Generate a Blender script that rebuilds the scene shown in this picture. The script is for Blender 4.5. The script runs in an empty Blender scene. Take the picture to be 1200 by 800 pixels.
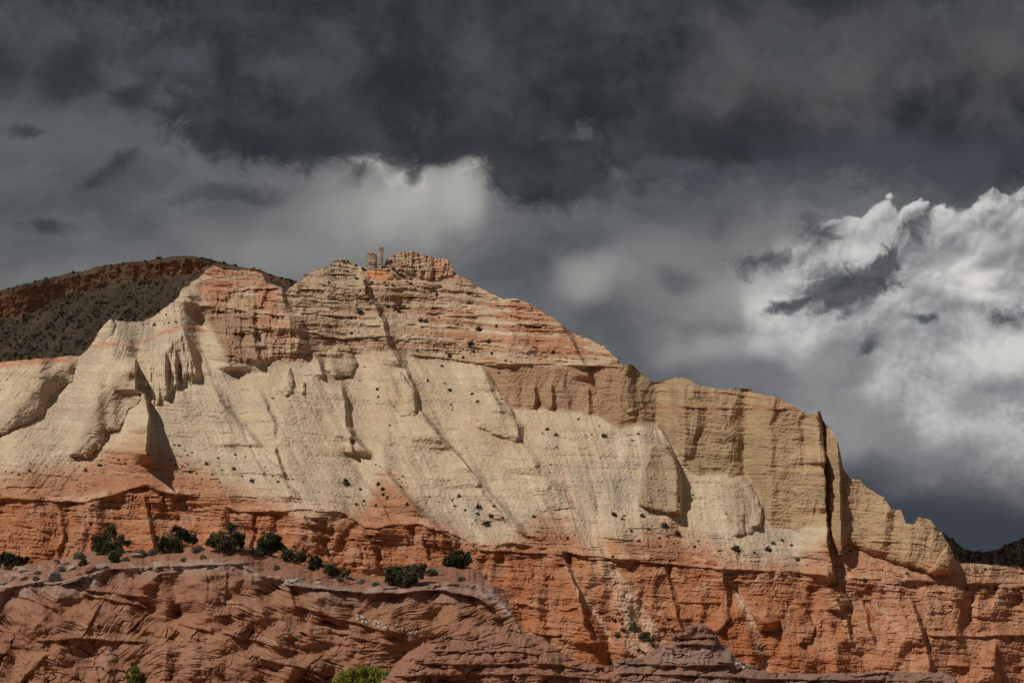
import bpy, math, random
import numpy as np

C = bpy.context.scene
COL = C.collection
R = math.radians
F32 = np.float32

# ------------------------------------------------------------------ camera
FOC, HORIZ, CAMZ = 2700.0, 900.0, 1.7      # focal length / horizon height of the view, in 1/1200 of its width
cam_data = bpy.data.cameras.new('camera')
cam_data.sensor_fit = 'HORIZONTAL'
cam_data.sensor_width = 36.0
cam_data.lens = 36.0 * FOC / 1200.0
cam_data.shift_y = (HORIZ - 400.0) / 1200.0
cam_data.clip_start = 0.5
cam_data.clip_end = 60000.0
cam = bpy.data.objects.new('camera', cam_data)
cam.location = (0, 0, CAMZ)
cam.rotation_euler = (R(90), 0, 0)
COL.objects.link(cam)
C.camera = cam

# ------------------------------------------------------------------ exposure, sun, sky
C.view_settings.view_transform = 'Standard'
C.view_settings.look = 'None'
C.view_settings.gamma = 1.0
C.view_settings.use_curve_mapping = False
C.view_settings.exposure = 0.0

SUN_AZ, SUN_EL = 54.0, 48.0                 # degrees left of the direction back to the camera, and height
SUN_DIR = (-math.sin(R(SUN_AZ)) * math.cos(R(SUN_EL)), -math.cos(R(SUN_AZ)) * math.cos(R(SUN_EL)), math.sin(R(SUN_EL)))
sun_data = bpy.data.lights.new('sun', 'SUN')
sun_data.energy = 3.75
sun_data.angle = R(0.5)
sun_data.color = (1.0, 0.94, 0.86)
sun = bpy.data.objects.new('sun', sun_data)
from mathutils import Vector
sun.rotation_euler = Vector(SUN_DIR).to_track_quat('Z', 'Y').to_euler()
sun.location = (-300, -200, 400)
COL.objects.link(sun)


class S:
    """A socket with arithmetic, so node trees read as formulas."""
    nt = None

    def __init__(self, sock):
        self.s = sock

    @staticmethod
    def math(op, a, b=None, c=None, clamp=False):
        n = S.nt.nodes.new('ShaderNodeMath')
        n.operation = op
        n.use_clamp = clamp
        for i, x in enumerate((a, b, c)):
            if x is None:
                continue
            if isinstance(x, S):
                S.nt.links.new(x.s, n.inputs[i])
            else:
                n.inputs[i].default_value = float(x)
        return S(n.outputs[0])

    def __add__(self, o): return S.math('ADD', self, o)
    __radd__ = __add__
    def __sub__(self, o): return S.math('SUBTRACT', self, o)
    def __rsub__(self, o): return S.math('SUBTRACT', o, self)
    def __mul__(self, o): return S.math('MULTIPLY', self, o)
    __rmul__ = __mul__
    def __truediv__(self, o): return S.math('DIVIDE', self, o)
    def max(self, o): return S.math('MAXIMUM', self, o)
    def smax(self, o, k): return S.math('SMOOTH_MAX', self, o, k)
    def min(self, o): return S.math('MINIMUM', self, o)
    def step(self, a, b):
        n = S.nt.nodes.new('ShaderNodeMapRange')
        n.interpolation_type = 'SMOOTHSTEP'
        n.clamp = True
        S.nt.links.new(self.s, n.inputs['Value'])
        n.inputs['From Min'].default_value = a
        n.inputs['From Max'].default_value = b
        return S(n.outputs['Result'])


def nd(t, kind, **props):
    n = t.nodes.new(kind)
    for k, v in props.items():
        setattr(n, k, v)
    return n


def noise_node(t, vec, scale, detail=6.0, rough=0.55, lac=2.0, dist=0.0):
    n = nd(t, 'ShaderNodeTexNoise')
    n.inputs['Scale'].default_value = scale
    n.inputs['Detail'].default_value = detail
    n.inputs['Roughness'].default_value = rough
    n.inputs['Lacunarity'].default_value = lac
    n.inputs['Distortion'].default_value = dist
    if vec is not None:
        t.links.new(vec, n.inputs['Vector'])
    return n


def srgb(r, g, b):
    def f(c):
        c /= 255.0
        return c / 12.92 if c <= 0.04045 else ((c + 0.055) / 1.055) ** 2.4
    return (f(r), f(g), f(b))


def mix_rgb(t, fac, a, b, blend='MIX'):
    n = nd(t, 'ShaderNodeMix', data_type='RGBA', blend_type=blend)
    for sock, x in ((n.inputs[0], fac), (n.inputs[6], a), (n.inputs[7], b)):
        if isinstance(x, S):
            t.links.new(x.s, sock)
        elif hasattr(x, 'is_output'):
            t.links.new(x, sock)
        elif isinstance(x, tuple):
            sock.default_value = (*x[:3], 1.0)
        else:
            sock.default_value = x
    return n.outputs[2]


def build_world():
    w = bpy.data.worlds.new('World')
    C.world = w
    w.use_nodes = True
    t = w.node_tree
    t.nodes.clear()
    S.nt = t
    out = nd(t, 'ShaderNodeOutputWorld')
    tc = nd(t, 'ShaderNodeTexCoord')
    sep = nd(t, 'ShaderNodeSeparateXYZ')
    t.links.new(tc.outputs['Generated'], sep.inputs[0])
    dx, dy, dz = (S(sep.outputs[i]) for i in range(3))
    dyc = dy.max(0.05)
    # bearing (p) and height (q) of a sky direction on the northern sky, tangent units * 27
    p = dx / dyc * 27.0 + 6.0
    q = 9.0 - dz / dyc * 27.0
    comb = nd(t, 'ShaderNodeCombineXYZ')
    t.links.new(p.s, comb.inputs[0])
    t.links.new(q.s, comb.inputs[1])
    comb.inputs[2].default_value = 1.0
    P = comb.outputs[0]

    def warp(vec, scale, amp, detail, seed, rough=0.55):
        mp = nd(t, 'ShaderNodeMapping')
        mp.inputs['Location'].default_value = (seed, seed * 1.7, seed * 0.3)
        t.links.new(vec, mp.inputs['Vector'])
        n = noise_node(t, mp.outputs[0], scale, detail, rough)
        sb = nd(t, 'ShaderNodeVectorMath', operation='SUBTRACT')
        t.links.new(n.outputs['Color'], sb.inputs[0])
        sb.inputs[1].default_value = (0.5, 0.5, 0.5)
        ml = nd(t, 'ShaderNodeVectorMath', operation='MULTIPLY_ADD')
        t.links.new(sb.outputs[0], ml.inputs[0])
        ml.inputs[1].default_value = (amp, amp, 0.0)
        t.links.new(vec, ml.inputs[2])
        return ml.outputs[0]

    def fb(vec, scale, detail, seed, rough=0.55, sy=1.0):
        mp = nd(t, 'ShaderNodeMapping')
        mp.inputs['Location'].default_value = (seed * 3.1, seed * 1.3, seed)
        mp.inputs['Scale'].default_value = (1.0, sy, 1.0)
        t.links.new(vec, mp.inputs['Vector'])
        return S(noise_node(t, mp.outputs[0], scale, detail, rough).outputs[0])

    def dot(vec, a, b, c):
        n = nd(t, 'ShaderNodeVectorMath', operation='DOT_PRODUCT')
        t.links.new(vec, n.inputs[0])
        n.inputs[1].default_value = (a, b, c)
        return n.outputs['Value']

    def blob(vec, x, y, rx, ry, ang=0.0):
        c, sn = math.cos(R(ang)), math.sin(R(ang))
        x, y, rx, ry = x / 100, y / 100, rx / 100, ry / 100
        cb = nd(t, 'ShaderNodeCombineXYZ')
        t.links.new(dot(vec, c / rx, sn / rx, -(x * c + y * sn) / rx), cb.inputs[0])
        t.links.new(dot(vec, -sn / ry, c / ry, (x * sn - y * c) / ry), cb.inputs[1])
        ln = nd(t, 'ShaderNodeVectorMath', operation='LENGTH')
        t.links.new(cb.outputs[0], ln.inputs[0])
        return 1.0 - S(ln.outputs['Value'])

    def union(vec, lst, k=0.25):
        o = None
        for b in lst:
            f = blob(vec, *b)
            o = f if o is None else o.smax(f, k)
        return o

    Wl = warp(P, 0.8, 0.55, 2, 3.0)             # slow swirls
    Wm = warp(Wl, 2.6, 0.30, 4, 11.0, 0.6)      # ragged edges
    n1 = fb(Wl, 1.1, 5, 5.0, 0.55)
    n2 = fb(Wm, 2.2, 6, 9.0, 0.6)
    n3 = fb(Wm, 4.5, 6, 14.0, 0.65)
    n4 = fb(Wm, 6.5, 6, 17.0, 0.72)
    nh = fb(Wl, 0.9, 5, 31.0, 0.55, 1.8)

    # back layer: slate grey rain sky
    col = mix_rgb(t, nh.step(0.3, 0.7), srgb(80, 84, 89), srgb(100, 103, 106))
    col = mix_rgb(t, q.step(2.0, 0.5) * 0.7, col, srgb(64, 67, 73))
    low = (p.step(5.0, 11.0) * q.step(4.6, 6.2))
    col = mix_rgb(t, low * 0.85, col, srgb(58, 63, 70))
    # bright break above the summit
    g = union(Wl, [(440, 245, 250, 110, -8), (500, 235, 130, 100, -20), (330, 290, 200, 70, 0)], 0.3)
    col = mix_rgb(t, ((g + (n1 - 0.5) * 0.7).step(0.0, 0.95)) * 0.75, col, srgb(140, 140, 138))
    g = union(Wl, [(470, 235, 115, 75, -15), (530, 230, 55, 60, -20)], 0.3)
    col = mix_rgb(t, ((g + (n1 - 0.5) * 0.8).step(0.0, 1.0)) * 0.9, col, srgb(172, 170, 164))
    g = union(Wm, [(430, 192, 55, 24, -15), (552, 200, 30, 24, -40), (470, 212, 45, 22, 0)], 0.3)
    col = mix_rgb(t, ((g + (n3 - 0.5) * 1.5).step(0.0, 1.0)) * 0.8, col, srgb(192, 189, 182))
    g = blob(Wl, 60, 335, 150, 50, -8)
    col = mix_rgb(t, ((g + (n1 - 0.5) * 0.8).step(0.0, 1.0)) * 0.4, col, srgb(140, 139, 136))
    # grey veil left of the cumulus
    g = union(Wl, [(840, 335, 190, 110, -10), (760, 310, 140, 60, -20), (900, 440, 150, 70, 10), (1000, 420, 140, 130, 0), (930, 290, 120, 70, 0)], 0.3)
    col = mix_rgb(t, ((g + (n1 - 0.5) * 0.9 + (n2 - 0.5) * 0.3).step(0.0, 0.9)) * 0.9, col, srgb(124, 125, 125))
    g = blob(Wl, 702, 327, 66, 38, -22)
    col = mix_rgb(t, ((g + (n2 - 0.5) * 0.7).step(0.0, 1.0)) * 0.9, col, srgb(152, 150, 146))
    g = union(Wl, [(880, 345, 110, 60, -10), (960, 395, 110, 60, 0), (830, 410, 100, 35, 0)], 0.3)
    col = mix_rgb(t, ((g + (n1 - 0.5) * 0.7 + (n2 - 0.5) * 0.4).step(0.0, 1.0)) * 0.75, col, srgb(156, 155, 153))
    # the tall cumulus on the right: cauliflower edges
    def puffs(vec, scale, smooth):
        vo = nd(t, 'ShaderNodeTexVoronoi', feature='SMOOTH_F1', voronoi_dimensions='2D')
        vo.inputs['Scale'].default_value = scale
        vo.inputs['Smoothness'].default_value = smooth
        t.links.new(vec, vo.inputs['Vector'])
        return S(vo.outputs['Distance'])
    def shift(vec, x, y):
        a = nd(t, 'ShaderNodeVectorMath', operation='ADD')
        t.links.new(vec, a.inputs[0])
        a.inputs[1].default_value = (x, y, 0)
        return a.outputs[0]
    b1, b2, b3 = puffs(Wl, 2.3, 0.3), puffs(Wl, 5.4, 0.3), puffs(Wm, 11.0, 0.3)
    sun_side = (puffs(shift(Wl, -0.06, -0.09), 2.3, 0.3) - b1) * 1.9 + (puffs(shift(Wl, -0.03, -0.045), 5.4, 0.3) - b2) * 1.4
    bil = b1 * 0.6 + b2 * 0.28 + b3 * 0.14
    cu = union(P, [(1060, 335, 135, 100, 0), (1110, 335, 100, 96, 0), (1190, 325, 115, 108, 0), (1090, 430, 115, 130, 0),
                   (1180, 470, 200, 150, 0), (990, 320, 100, 66, -25), (1090, 505, 95, 85, 30)], 0.10)
    cuf = cu + (0.36 - bil) * 0.45 + (n2 - 0.5) * 0.14
    crisp = cuf.step(0.0, 0.06)                       # sharp against the dark sky on top
    hazy = (union(P, [(1090, 400, 190, 190, 0), (985, 350, 120, 90, -20), (1010, 470, 110, 120, 20), (1200, 450, 220, 170, 0)], 0.15) + (n1 - 0.5) * 0.7 + (n2 - 0.5) * 0.4).step(-0.15, 0.6)   # dissolving to the left and below
    topw = (3.3 - q).step(0.1, 0.9) * (p + (n1 - 0.5) * 2.0).step(8.8, 10.4)
    body = crisp * topw + hazy * (1.0 - topw)
    relief = (4.2 - q).step(0.0, 1.6) * 0.45 + 0.10
    tone = (sun_side * relief + (0.3 - b3) * 0.2 + (nh - 0.5) * 1.5 + (n1 - 0.5) * 0.9 + (n2 - 0.5) * 0.5 + (0.4 - cuf).max(0.0) * 0.6 + 0.42).step(-0.15, 1.0)
    cc = mix_rgb(t, tone, srgb(132, 134, 137), srgb(206, 204, 200))
    glow = union(Wl, [(1180, 420, 90, 40, 0), (1010, 290, 60, 26, -10), (1060, 340, 60, 20, -10), (1150, 330, 40, 40, 0), (1020, 450, 40, 60, 30)], 0.2)
    cc = mix_rgb(t, (glow + (n2 - 0.5) * 0.8).step(0.0, 0.9) * 0.6, cc, srgb(222, 219, 214))
    dim = blob(Wl, 1080, 675, 290, 160, 0)
    cc = mix_rgb(t, (dim + (n1 - 0.5) * 0.6).step(-0.2, 0.6) * 0.95, cc, srgb(68, 73, 80))
    col = mix_rgb(t, body, col, cc)
    # grey puffs in front of it, low left of the cumulus and inside it
    g = union(Wl, [(985, 425, 70, 48, -15), (935, 480, 130, 62, 0), (1010, 520, 100, 90, 20), (880, 445, 80, 32, 0)], 0.25)
    col = mix_rgb(t, ((g + (n2 - 0.5) * 0.8 + (n3 - 0.5) * 0.4).step(0.0, 0.55)) * 0.75, col, srgb(108, 111, 115))
    g = union(Wl, [(1140, 470, 60, 30, -25), (1110, 300, 40, 18, -20), (1085, 345, 55, 20, 25), (1130, 365, 70, 16, 0), (1120, 530, 80, 30, -20), (1170, 300, 40, 14, -30)], 0.2)
    col = mix_rgb(t, ((g + (n2 - 0.5) * 1.0).step(0.0, 0.9)) * 0.6, col, srgb(120, 121, 124))
    g = union(Wl, [(1090, 622, 170, 60, 0), (1000, 590, 80, 70, 30), (1160, 632, 150, 45, 0)], 0.3)
    col = mix_rgb(t, ((g + (n1 - 0.5) * 0.8).step(0.0, 0.7)) * 0.9, col, srgb(60, 65, 73))
    # dark scud clouds
    scud = union(Wm, [(985, 336, 72, 40, -6), (1022, 326, 58, 36, -16), (1044, 304, 28, 22, -45), (930, 350, 46, 14, -20)], 0.2)
    m = (scud + (n4 - 0.5) * 1.5 + (n3 - 0.5) * 0.5).step(0.0, 0.65)
    col = mix_rgb(t, m * 0.94, col, mix_rgb(t, n3.step(0.3, 0.7), srgb(60, 64, 70), srgb(88, 90, 94)))
    scud = union(Wm, [(956, 272, 40, 30, 10), (900, 302, 72, 18, -8), (1074, 270, 44, 22, -28), (1188, 371, 40, 18, 0), (1086, 377, 26, 9, 10), (1022, 406, 26, 16, -35)], 0.15)
    m = (scud + (n4 - 0.5) * 1.7 + (n3 - 0.5) * 0.8).step(0.0, 0.95)
    col = mix_rgb(t, m * 0.9, col, srgb(74, 78, 84))
    wisp = union(Wm, [(415, 201, 34, 17, -20), (461, 187, 30, 30, 20), (475, 206, 28, 15, -50), (140, 198, 50, 18, -42), (28, 152, 46, 10, 5), (52, 270, 60, 14, 0), (275, 225, 90, 16, -6),
                      (110, 215, 40, 16, -30)], 0.12)
    m = (wisp + (n3 - 0.5) * 1.5 + (n2 - 0.5) * 0.5).step(0.0, 1.0)
    col = mix_rgb(t, m * 0.85, col, srgb(58, 61, 66))
    g = union(Wm, [(850, 255, 48, 30, -20), (250, 225, 90, 14, -8), (60, 245, 90, 14, 0), (800, 328, 40, 24, 0)], 0.1)
    col = mix_rgb(t, ((g + (n2 - 0.5) * 1.1).step(0.0, 0.9)) * 0.65, col, srgb(80, 83, 88))
    # low dark deck over everything
    deck = union(Wl, [(560, 80, 430, 116, 4), (330, 140, 180, 62, 3), (640, 200, 105, 52, 8), (860, 150, 260, 76, 0), (1130, 130, 260, 124, 0),
                      (600, -60, 900, 130, 0), (520, 165, 120, 42, 0), (250, 60, 120, 60, 0)], 0.12)
    m = (deck + (n3 - 0.5) * 0.85 + (n2 - 0.5) * 0.6 + (n1 - 0.5) * 0.3).step(-0.05, 0.40)
    dk = mix_rgb(t, ((n1 - 0.5) * 1.5 + (n2 - 0.5) * 0.9 + 0.42).step(0.05, 0.95), srgb(42, 46, 51), srgb(74, 77, 82))
    pale = union(Wl, [(930, 85, 210, 95, 0), (990, 60, 150, 80, -20), (1180, 60, 150, 100, 0)], 0.3)
    dk = mix_rgb(t, (pale + (n1 - 0.5) * 1.0 + (n2 - 0.5) * 0.3).step(0.0, 1.0) * 0.85, dk, srgb(91, 91, 91))
    base = union(Wl, [(850, 160, 150, 40, 4), (560, 175, 130, 36, 0), (330, 165, 150, 30, 5)], 0.2)
    dk = mix_rgb(t, (base + (n1 - 0.5) * 0.6).step(0.0, 0.9) * 0.7, dk, srgb(44, 47, 53))
    pale = union(Wl, [(215, 65, 70, 50, 20), (330, 75, 50, 26, 0), (790, 190, 70, 18, 0), (880, 200, 100, 24, 0)], 0.2)
    dk = mix_rgb(t, (pale + (n2 - 0.5) * 1.0).step(0.0, 1.0) * 0.6, dk, srgb(84, 88, 94))
    slate = union(Wl, [(1060, 195, 260, 56, 0), (830, 225, 150, 40, 0)], 0.2)
    dk = mix_rgb(t, (slate + (n1 - 0.5) * 0.8).step(0.0, 0.8) * 0.8, dk, srgb(68, 72, 80))
    fade = 1.0 - (p.step(7.0, 9.5) * q.step(1.9, 2.5)) * 0.5
    col = mix_rgb(t, m * 0.97 * fade, col, dk)
    ld = union(Wl, [(80, 88, 80, 48, -30), (-10, 80, 60, 50, 0), (150, 112, 46, 26, -20)], 0.12)
    m = (ld + (n2 - 0.5) * 1.0 + (n3 - 0.5) * 0.6).step(0.0, 0.8)
    col = mix_rgb(t, m * 0.9, col, srgb(50, 53, 58))

    # the rest of the sky: broken grey and white cloud over blue
    g3 = S(noise_node(t, tc.outputs['Generated'], 3.0, 5, 0.55).outputs[0])
    rest = mix_rgb(t, g3.step(0.40, 0.62), srgb(48, 51, 56), srgb(118, 118, 119))
    front = dy.step(0.82, 0.92)
    sky = nd(t, 'ShaderNodeTexSky')
    sky.sky_type = 'NISHITA'
    sky.sun_disc = False
    sky.sun_elevation = R(SUN_EL)
    sky.sun_rotation = R(180 + SUN_AZ)

    def backg(c, strength):
        bgn = nd(t, 'ShaderNodeBackground')
        t.links.new(c, bgn.inputs['Color'])
        bgn.inputs['Strength'].default_value = strength
        return bgn.outputs[0]

    def mixs(fac, a, b):
        mx = nd(t, 'ShaderNodeMixShader')
        t.links.new(fac.s, mx.inputs[0])
        t.links.new(a, mx.inputs[1])
        t.links.new(b, mx.inputs[2])
        return mx.outputs[0]
    around = mixs(g3.step(0.36, 0.5) * dz.step(-0.02, 0.02), backg(sky.outputs[0], 0.05), backg(rest, 1.0))
    t.links.new(mixs(front, around, backg(col, 1.0)), out.inputs['Surface'])
    w.cycles.sampling_method = 'MANUAL'
    w.cycles.sample_map_resolution = 512


build_world()

# ------------------------------------------------------------------ noise in numpy
_rng = np.random.default_rng(7)
_ANG = (_rng.random((256, 256)) * 2 * np.pi).astype(F32)
_GX, _GY = np.cos(_ANG), np.sin(_ANG)
_RX, _RY = _rng.random((256, 256)).astype(F32), _rng.random((256, 256)).astype(F32)


def perlin(x, y, seed=0):
    x = np.asarray(x, F32) + F32(seed * 17.31)
    y = np.asarray(y, F32) + F32(seed * 9.73)
    xi, yi = np.floor(x).astype(np.int32), np.floor(y).astype(np.int32)
    fx, fy = x - xi, y - yi
    x0, y0 = xi & 255, yi & 255
    x1, y1 = (x0 + 1) & 255, (y0 + 1) & 255
    sx = fx * fx * fx * (fx * (fx * 6 - 15) + 10)
    sy = fy * fy * fy * (fy * (fy * 6 - 15) + 10)
    a = _GX[y0, x0] * fx + _GY[y0, x0] * fy
    b = _GX[y0, x1] * (fx - 1) + _GY[y0, x1] * fy
    c = _GX[y1, x0] * fx + _GY[y1, x0] * (fy - 1)
    d = _GX[y1, x1] * (fx - 1) + _GY[y1, x1] * (fy - 1)
    a += sx * (b - a)
    c += sx * (d - c)
    return (a + sy * (c - a)) * F32(1.5)


def fbm(x, y, oct=5, gain=0.5, seed=0, ridged=False):
    o = np.zeros(np.broadcast(x, y).shape, F32)
    amp, fr, tot = 1.0, 1.0, 0.0
    for k in range(oct):
        n = perlin(x * F32(fr), y * F32(fr), seed + k * 3)
        if ridged:
            n = 1 - 2 * np.abs(n)
        o += F32(amp) * n
        tot += amp
        amp *= gain
        fr *= 2.03
    return o / F32(tot) * F32(1.35)


def worley(x, y, seed=0):
    """F1 and F2 distances to jittered cell points, and a random value per cell."""
    x = np.asarray(x, F32) + F32(seed * 7.7)
    y = np.asarray(y, F32) + F32(seed * 3.3)
    xi, yi = np.floor(x).astype(np.int32), np.floor(y).astype(np.int32)
    f1 = np.full(x.shape, 9.0, F32)
    f2 = np.full(x.shape, 9.0, F32)
    idv = np.zeros(x.shape, F32)
    for j in (-1, 0, 1):
        for i in (-1, 0, 1):
            cx, cy = (xi + i) & 255, (yi + j) & 255
            d = np.hypot(xi + i + _RX[cy, cx] - x, yi + j + _RY[cy, cx] - y)
            nearer = d < f1
            f2 = np.where(nearer, f1, np.minimum(f2, d))
            idv = np.where(nearer, _RX[cx, cy], idv)
            f1 = np.where(nearer, d, f1)
    return f1, f2, idv


def sstep(x, a, b):
    t = np.clip((x - a) / (b - a), 0, 1)
    return t * t * (3 - 2 * t)


def lerp(a, b, t):
    return a + (b - a) * t


def line(u, pts):
    pts = sorted(pts)
    return np.interp(u, [p[0] for p in pts], [p[1] for p in pts]).astype(F32)


def poly_sd(U, V, poly):
    """Signed distance to a polygon, positive inside."""
    d = np.full(U.shape, 1e9, F32)
    ins = np.zeros(U.shape, bool)
    n = len(poly)
    for i in range(n):
        x0, y0 = poly[i]
        x1, y1 = poly[(i + 1) % n]
        ex, ey = x1 - x0, y1 - y0
        L = ex * ex + ey * ey + 1e-9
        t = np.clip(((U - x0) * ex + (V - y0) * ey) / L, 0, 1)
        d = np.minimum(d, np.hypot(U - x0 - t * ex, V - y0 - t * ey))
        if y0 != y1:
            c = ((y0 > V) != (y1 > V)) & (U < ex * (V - y0) / (y1 - y0) + x0)
            ins ^= c
    return np.where(ins, d, -d)


def mesh_from_grid(name, P, colors, mat, kind='structure', smooth=False):
    """P: rows x cols x 3."""
    r, c = P.shape[:2]
    me = bpy.data.meshes.new(name)
    me.vertices.add(r * c)
    me.vertices.foreach_set('co', P.reshape(-1).astype(F32))
    idx = np.arange(r * c, dtype=np.int32).reshape(r, c)
    q = np.stack([idx[:-1, :-1], idx[:-1, 1:], idx[1:, 1:], idx[1:, :-1]], -1).reshape(-1, 4)
    nf = len(q)
    me.loops.add(nf * 4)
    me.loops.foreach_set('vertex_index', q.reshape(-1))
    me.polygons.add(nf)
    me.polygons.foreach_set('loop_start', np.arange(0, nf * 4, 4, dtype=np.int32))
    me.polygons.foreach_set('use_smooth', np.full(nf, smooth, bool))
    me.update(calc_edges=True)
    if colors is not None:
        ca = me.color_attributes.new('rock', 'FLOAT_COLOR', 'POINT')
        full = np.ones((r * c, 4), F32)
        full[:, :3] = colors.reshape(-1, 3)
        ca.data.foreach_set('color', full.reshape(-1))
    me.materials.append(mat)
    o = bpy.data.objects.new(name, me)
    COL.objects.link(o)
    if kind:
        o['kind'] = kind
    return o


def rock_material(name, scale, amount=0.25, bump=0.3, dist=0.3, speck=0.0):
    m = bpy.data.materials.new(name)
    m.use_nodes = True
    t = m.node_tree
    S.nt = t
    b = t.nodes['Principled BSDF']
    b.inputs['Roughness'].default_value = 0.95
    b.inputs['Specular IOR Level'].default_value = 0.12
    at = nd(t, 'ShaderNodeAttribute', attribute_name='rock')
    tc = nd(t, 'ShaderNodeTexCoord')
    n = noise_node(t, tc.outputs['Object'], scale, 8, 0.65)
    n2 = noise_node(t, tc.outputs['Object'], scale * 6, 5, 0.6)
    f = (S(n.outputs[0]) - 0.5) * 2 * amount + (S(n2.outputs[0]) - 0.5) * amount + 1.0
    mul = nd(t, 'ShaderNodeVectorMath', operation='SCALE')
    t.links.new(at.outputs['Color'], mul.inputs[0])
    t.links.new(f.s, mul.inputs['Scale'])
    col = mul.outputs[0]
    t.links.new(col, b.inputs['Base Color'])
    bp = nd(t, 'ShaderNodeBump')
    bp.inputs['Strength'].default_value = bump
    bp.inputs['Distance'].default_value = dist
    h = S(n2.outputs[0]) * 0.6 + S(n.outputs[0])
    t.links.new(h.s, bp.inputs['Height'])
    t.links.new(bp.outputs[0], b.inputs['Normal'])
    return m


class Face:
    """A rock face seen from the south: columns of ground rising from a foot line to a crest, its run built up
    from the steepness of the rock at every height, so each column has real depth."""

    def __init__(s, u0, u1, du, rows, crest, foot, d0, margin=220):
        inner = np.arange(u0, u1 + du, du)
        ml = u0 - margin * (np.linspace(1, 0, 36)[:-1]) ** 1.4
        mr = u1 + du + margin * (np.linspace(0, 1, 36)[1:]) ** 1.4
        s.u = np.concatenate([ml, inner, mr]).astype(F32)
        s.crest = crest(s.u)
        s.foot = np.full_like(s.crest, foot) if np.isscalar(foot) else foot(s.u)
        tt = np.linspace(0, 1, rows).astype(F32)
        hi = s.crest.min()
        s.V = np.maximum(s.foot[None, :] + (hi - s.foot)[None, :] * tt[:, None], s.crest[None, :])
        s.hi = float(hi)
        s.U = np.broadcast_to(s.u[None, :], s.V.shape).copy()
        s.t = tt
        s.d0 = d0
        s.cot = np.full(s.V.shape, 1.1, F32)
        s.rel = np.zeros(s.V.shape, F32)
        s.rows = rows
        s.creep = 0.0

    def box(s, x0, x1, y0, y1):
        c0, c1 = np.searchsorted(s.u, x0), np.searchsorted(s.u, x1)
        if c1 <= c0:
            return None
        sub = s.V[:, c0:c1]
        rr = np.where(((sub >= y0) & (sub <= y1)).any(1))[0]
        if len(rr) == 0:
            return None
        return (slice(rr[0], rr[-1] + 1), slice(c0, c1))

    def zone(s, poly, cot, soft=3.0, jit=0.0):
        xs, ys = [p[0] for p in poly], [p[1] for p in poly]
        b = s.box(min(xs) - 15, max(xs) + 15, min(ys) - 15, max(ys) + 15)
        if b is None:
            return
        U, V = s.U[b], s.V[b]
        sd = poly_sd(U, V, poly)
        if jit:
            sd = sd + jit * fbm(U / 9, V / 9, 3, seed=41)
        m = sstep(sd, -soft, soft)
        s.cot[b] = lerp(s.cot[b], cot, m)

    def bulge(s, poly, h0, h1, w=8.0, jit=2.0, wr=None):
        """Rock standing proud of the slope by h0 m at its lower end, h1 m at its upper end."""
        xs, ys = [p[0] for p in poly], [p[1] for p in poly]
        b = s.box(min(xs) - 4, max(xs) + 4, min(ys) - 4, max(ys) + 4)
        if b is None:
            return
        U, V = s.U[b], s.V[b]
        sd = poly_sd(U, V, poly) + jit * fbm(U / 10, V / 10, 3, seed=int(xs[0]) % 50)
        tv = np.clip((max(ys) - V) / (max(ys) - min(ys) + 1e-3), 0, 1)
        k = np.clip(sd / w, 0, 1)
        s.rel[b] += lerp(h0, h1, tv) * np.sqrt(k * (2 - k)).astype(F32)

    def edge(s, pts, h, wl=25.0, wr=4.0, jit=1.2, fade=12.0, p=1.6):
        """A rib running down the face: a slow rise from the left, a sharp drop on the right."""
        pts = sorted(pts, key=lambda a: a[1])
        vs, us = [a[1] for a in pts], [a[0] for a in pts]
        b = s.box(min(us) - wl - 5, max(us) + wr + 5, vs[0] - 2, vs[-1] + 2)
        if b is None:
            return
        U, V = s.U[b], s.V[b]
        ue = np.interp(V, vs, us) + jit * fbm(V / 14, V * 0 + us[0], 4, seed=5)
        x = U - ue
        left = np.clip(1 + x / wl, 0, 1) ** p
        wob = fbm(V / 30, V * 0 + us[0] * 0.7, 3, 0.55, seed=6)
        right = np.clip(1 - x / (wr * np.clip(1 + 0.9 * wob, 0.35, 2.0)), 0, 1)
        prof = np.where(x < 0, left, right)
        f = sstep(V, vs[0], vs[0] + fade) * (1 - sstep(V, vs[-1] - fade, vs[-1]))
        hv = h * np.clip(1 + 0.45 * fbm(V / 45, V * 0 + us[0], 3, 0.5, seed=7), 0.4, 1.5)
        if wl > 60:                                          # long spurs come and go down the slope
            hv = hv * (0.12 + 0.98 * sstep(fbm(V / 55, V * 0 + us[0] * 1.3, 3, 0.55, seed=9), -0.25, 0.3))
        s.rel[b] += (hv * prof * f).astype(F32)

    def ledge(s, pts, h, up=8.0, down=1.5, jit=1.2, gap=0.35):
        """A hard bed that juts out over the softer rock below it; broken along its length."""
        pts = sorted(pts)
        us, vs = [a[0] for a in pts], [a[1] for a in pts]
        b = s.box(us[0], us[-1], min(vs) - up - 6, max(vs) + down + 6)
        if b is None:
            return
        U, V = s.U[b], s.V[b]
        ve = np.interp(U, us, vs) + jit * fbm(U / 22, U * 0 + vs[0], 4, seed=8)
        y = ve - V
        prof = np.where(y > 0, np.clip(1 - y / up, 0, 1) ** 1.3, np.clip(1 + y / down, 0, 1))
        f = sstep(U, us[0], us[0] + 10) * (1 - sstep(U, us[-1] - 10, us[-1]))
        f = f * sstep(fbm(U / 30, U * 0 + vs[0] * 0.3, 3, seed=13), -gap - 0.2, -gap + 0.4)
        s.rel[b] += (h * prof * f).astype(F32)

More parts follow.
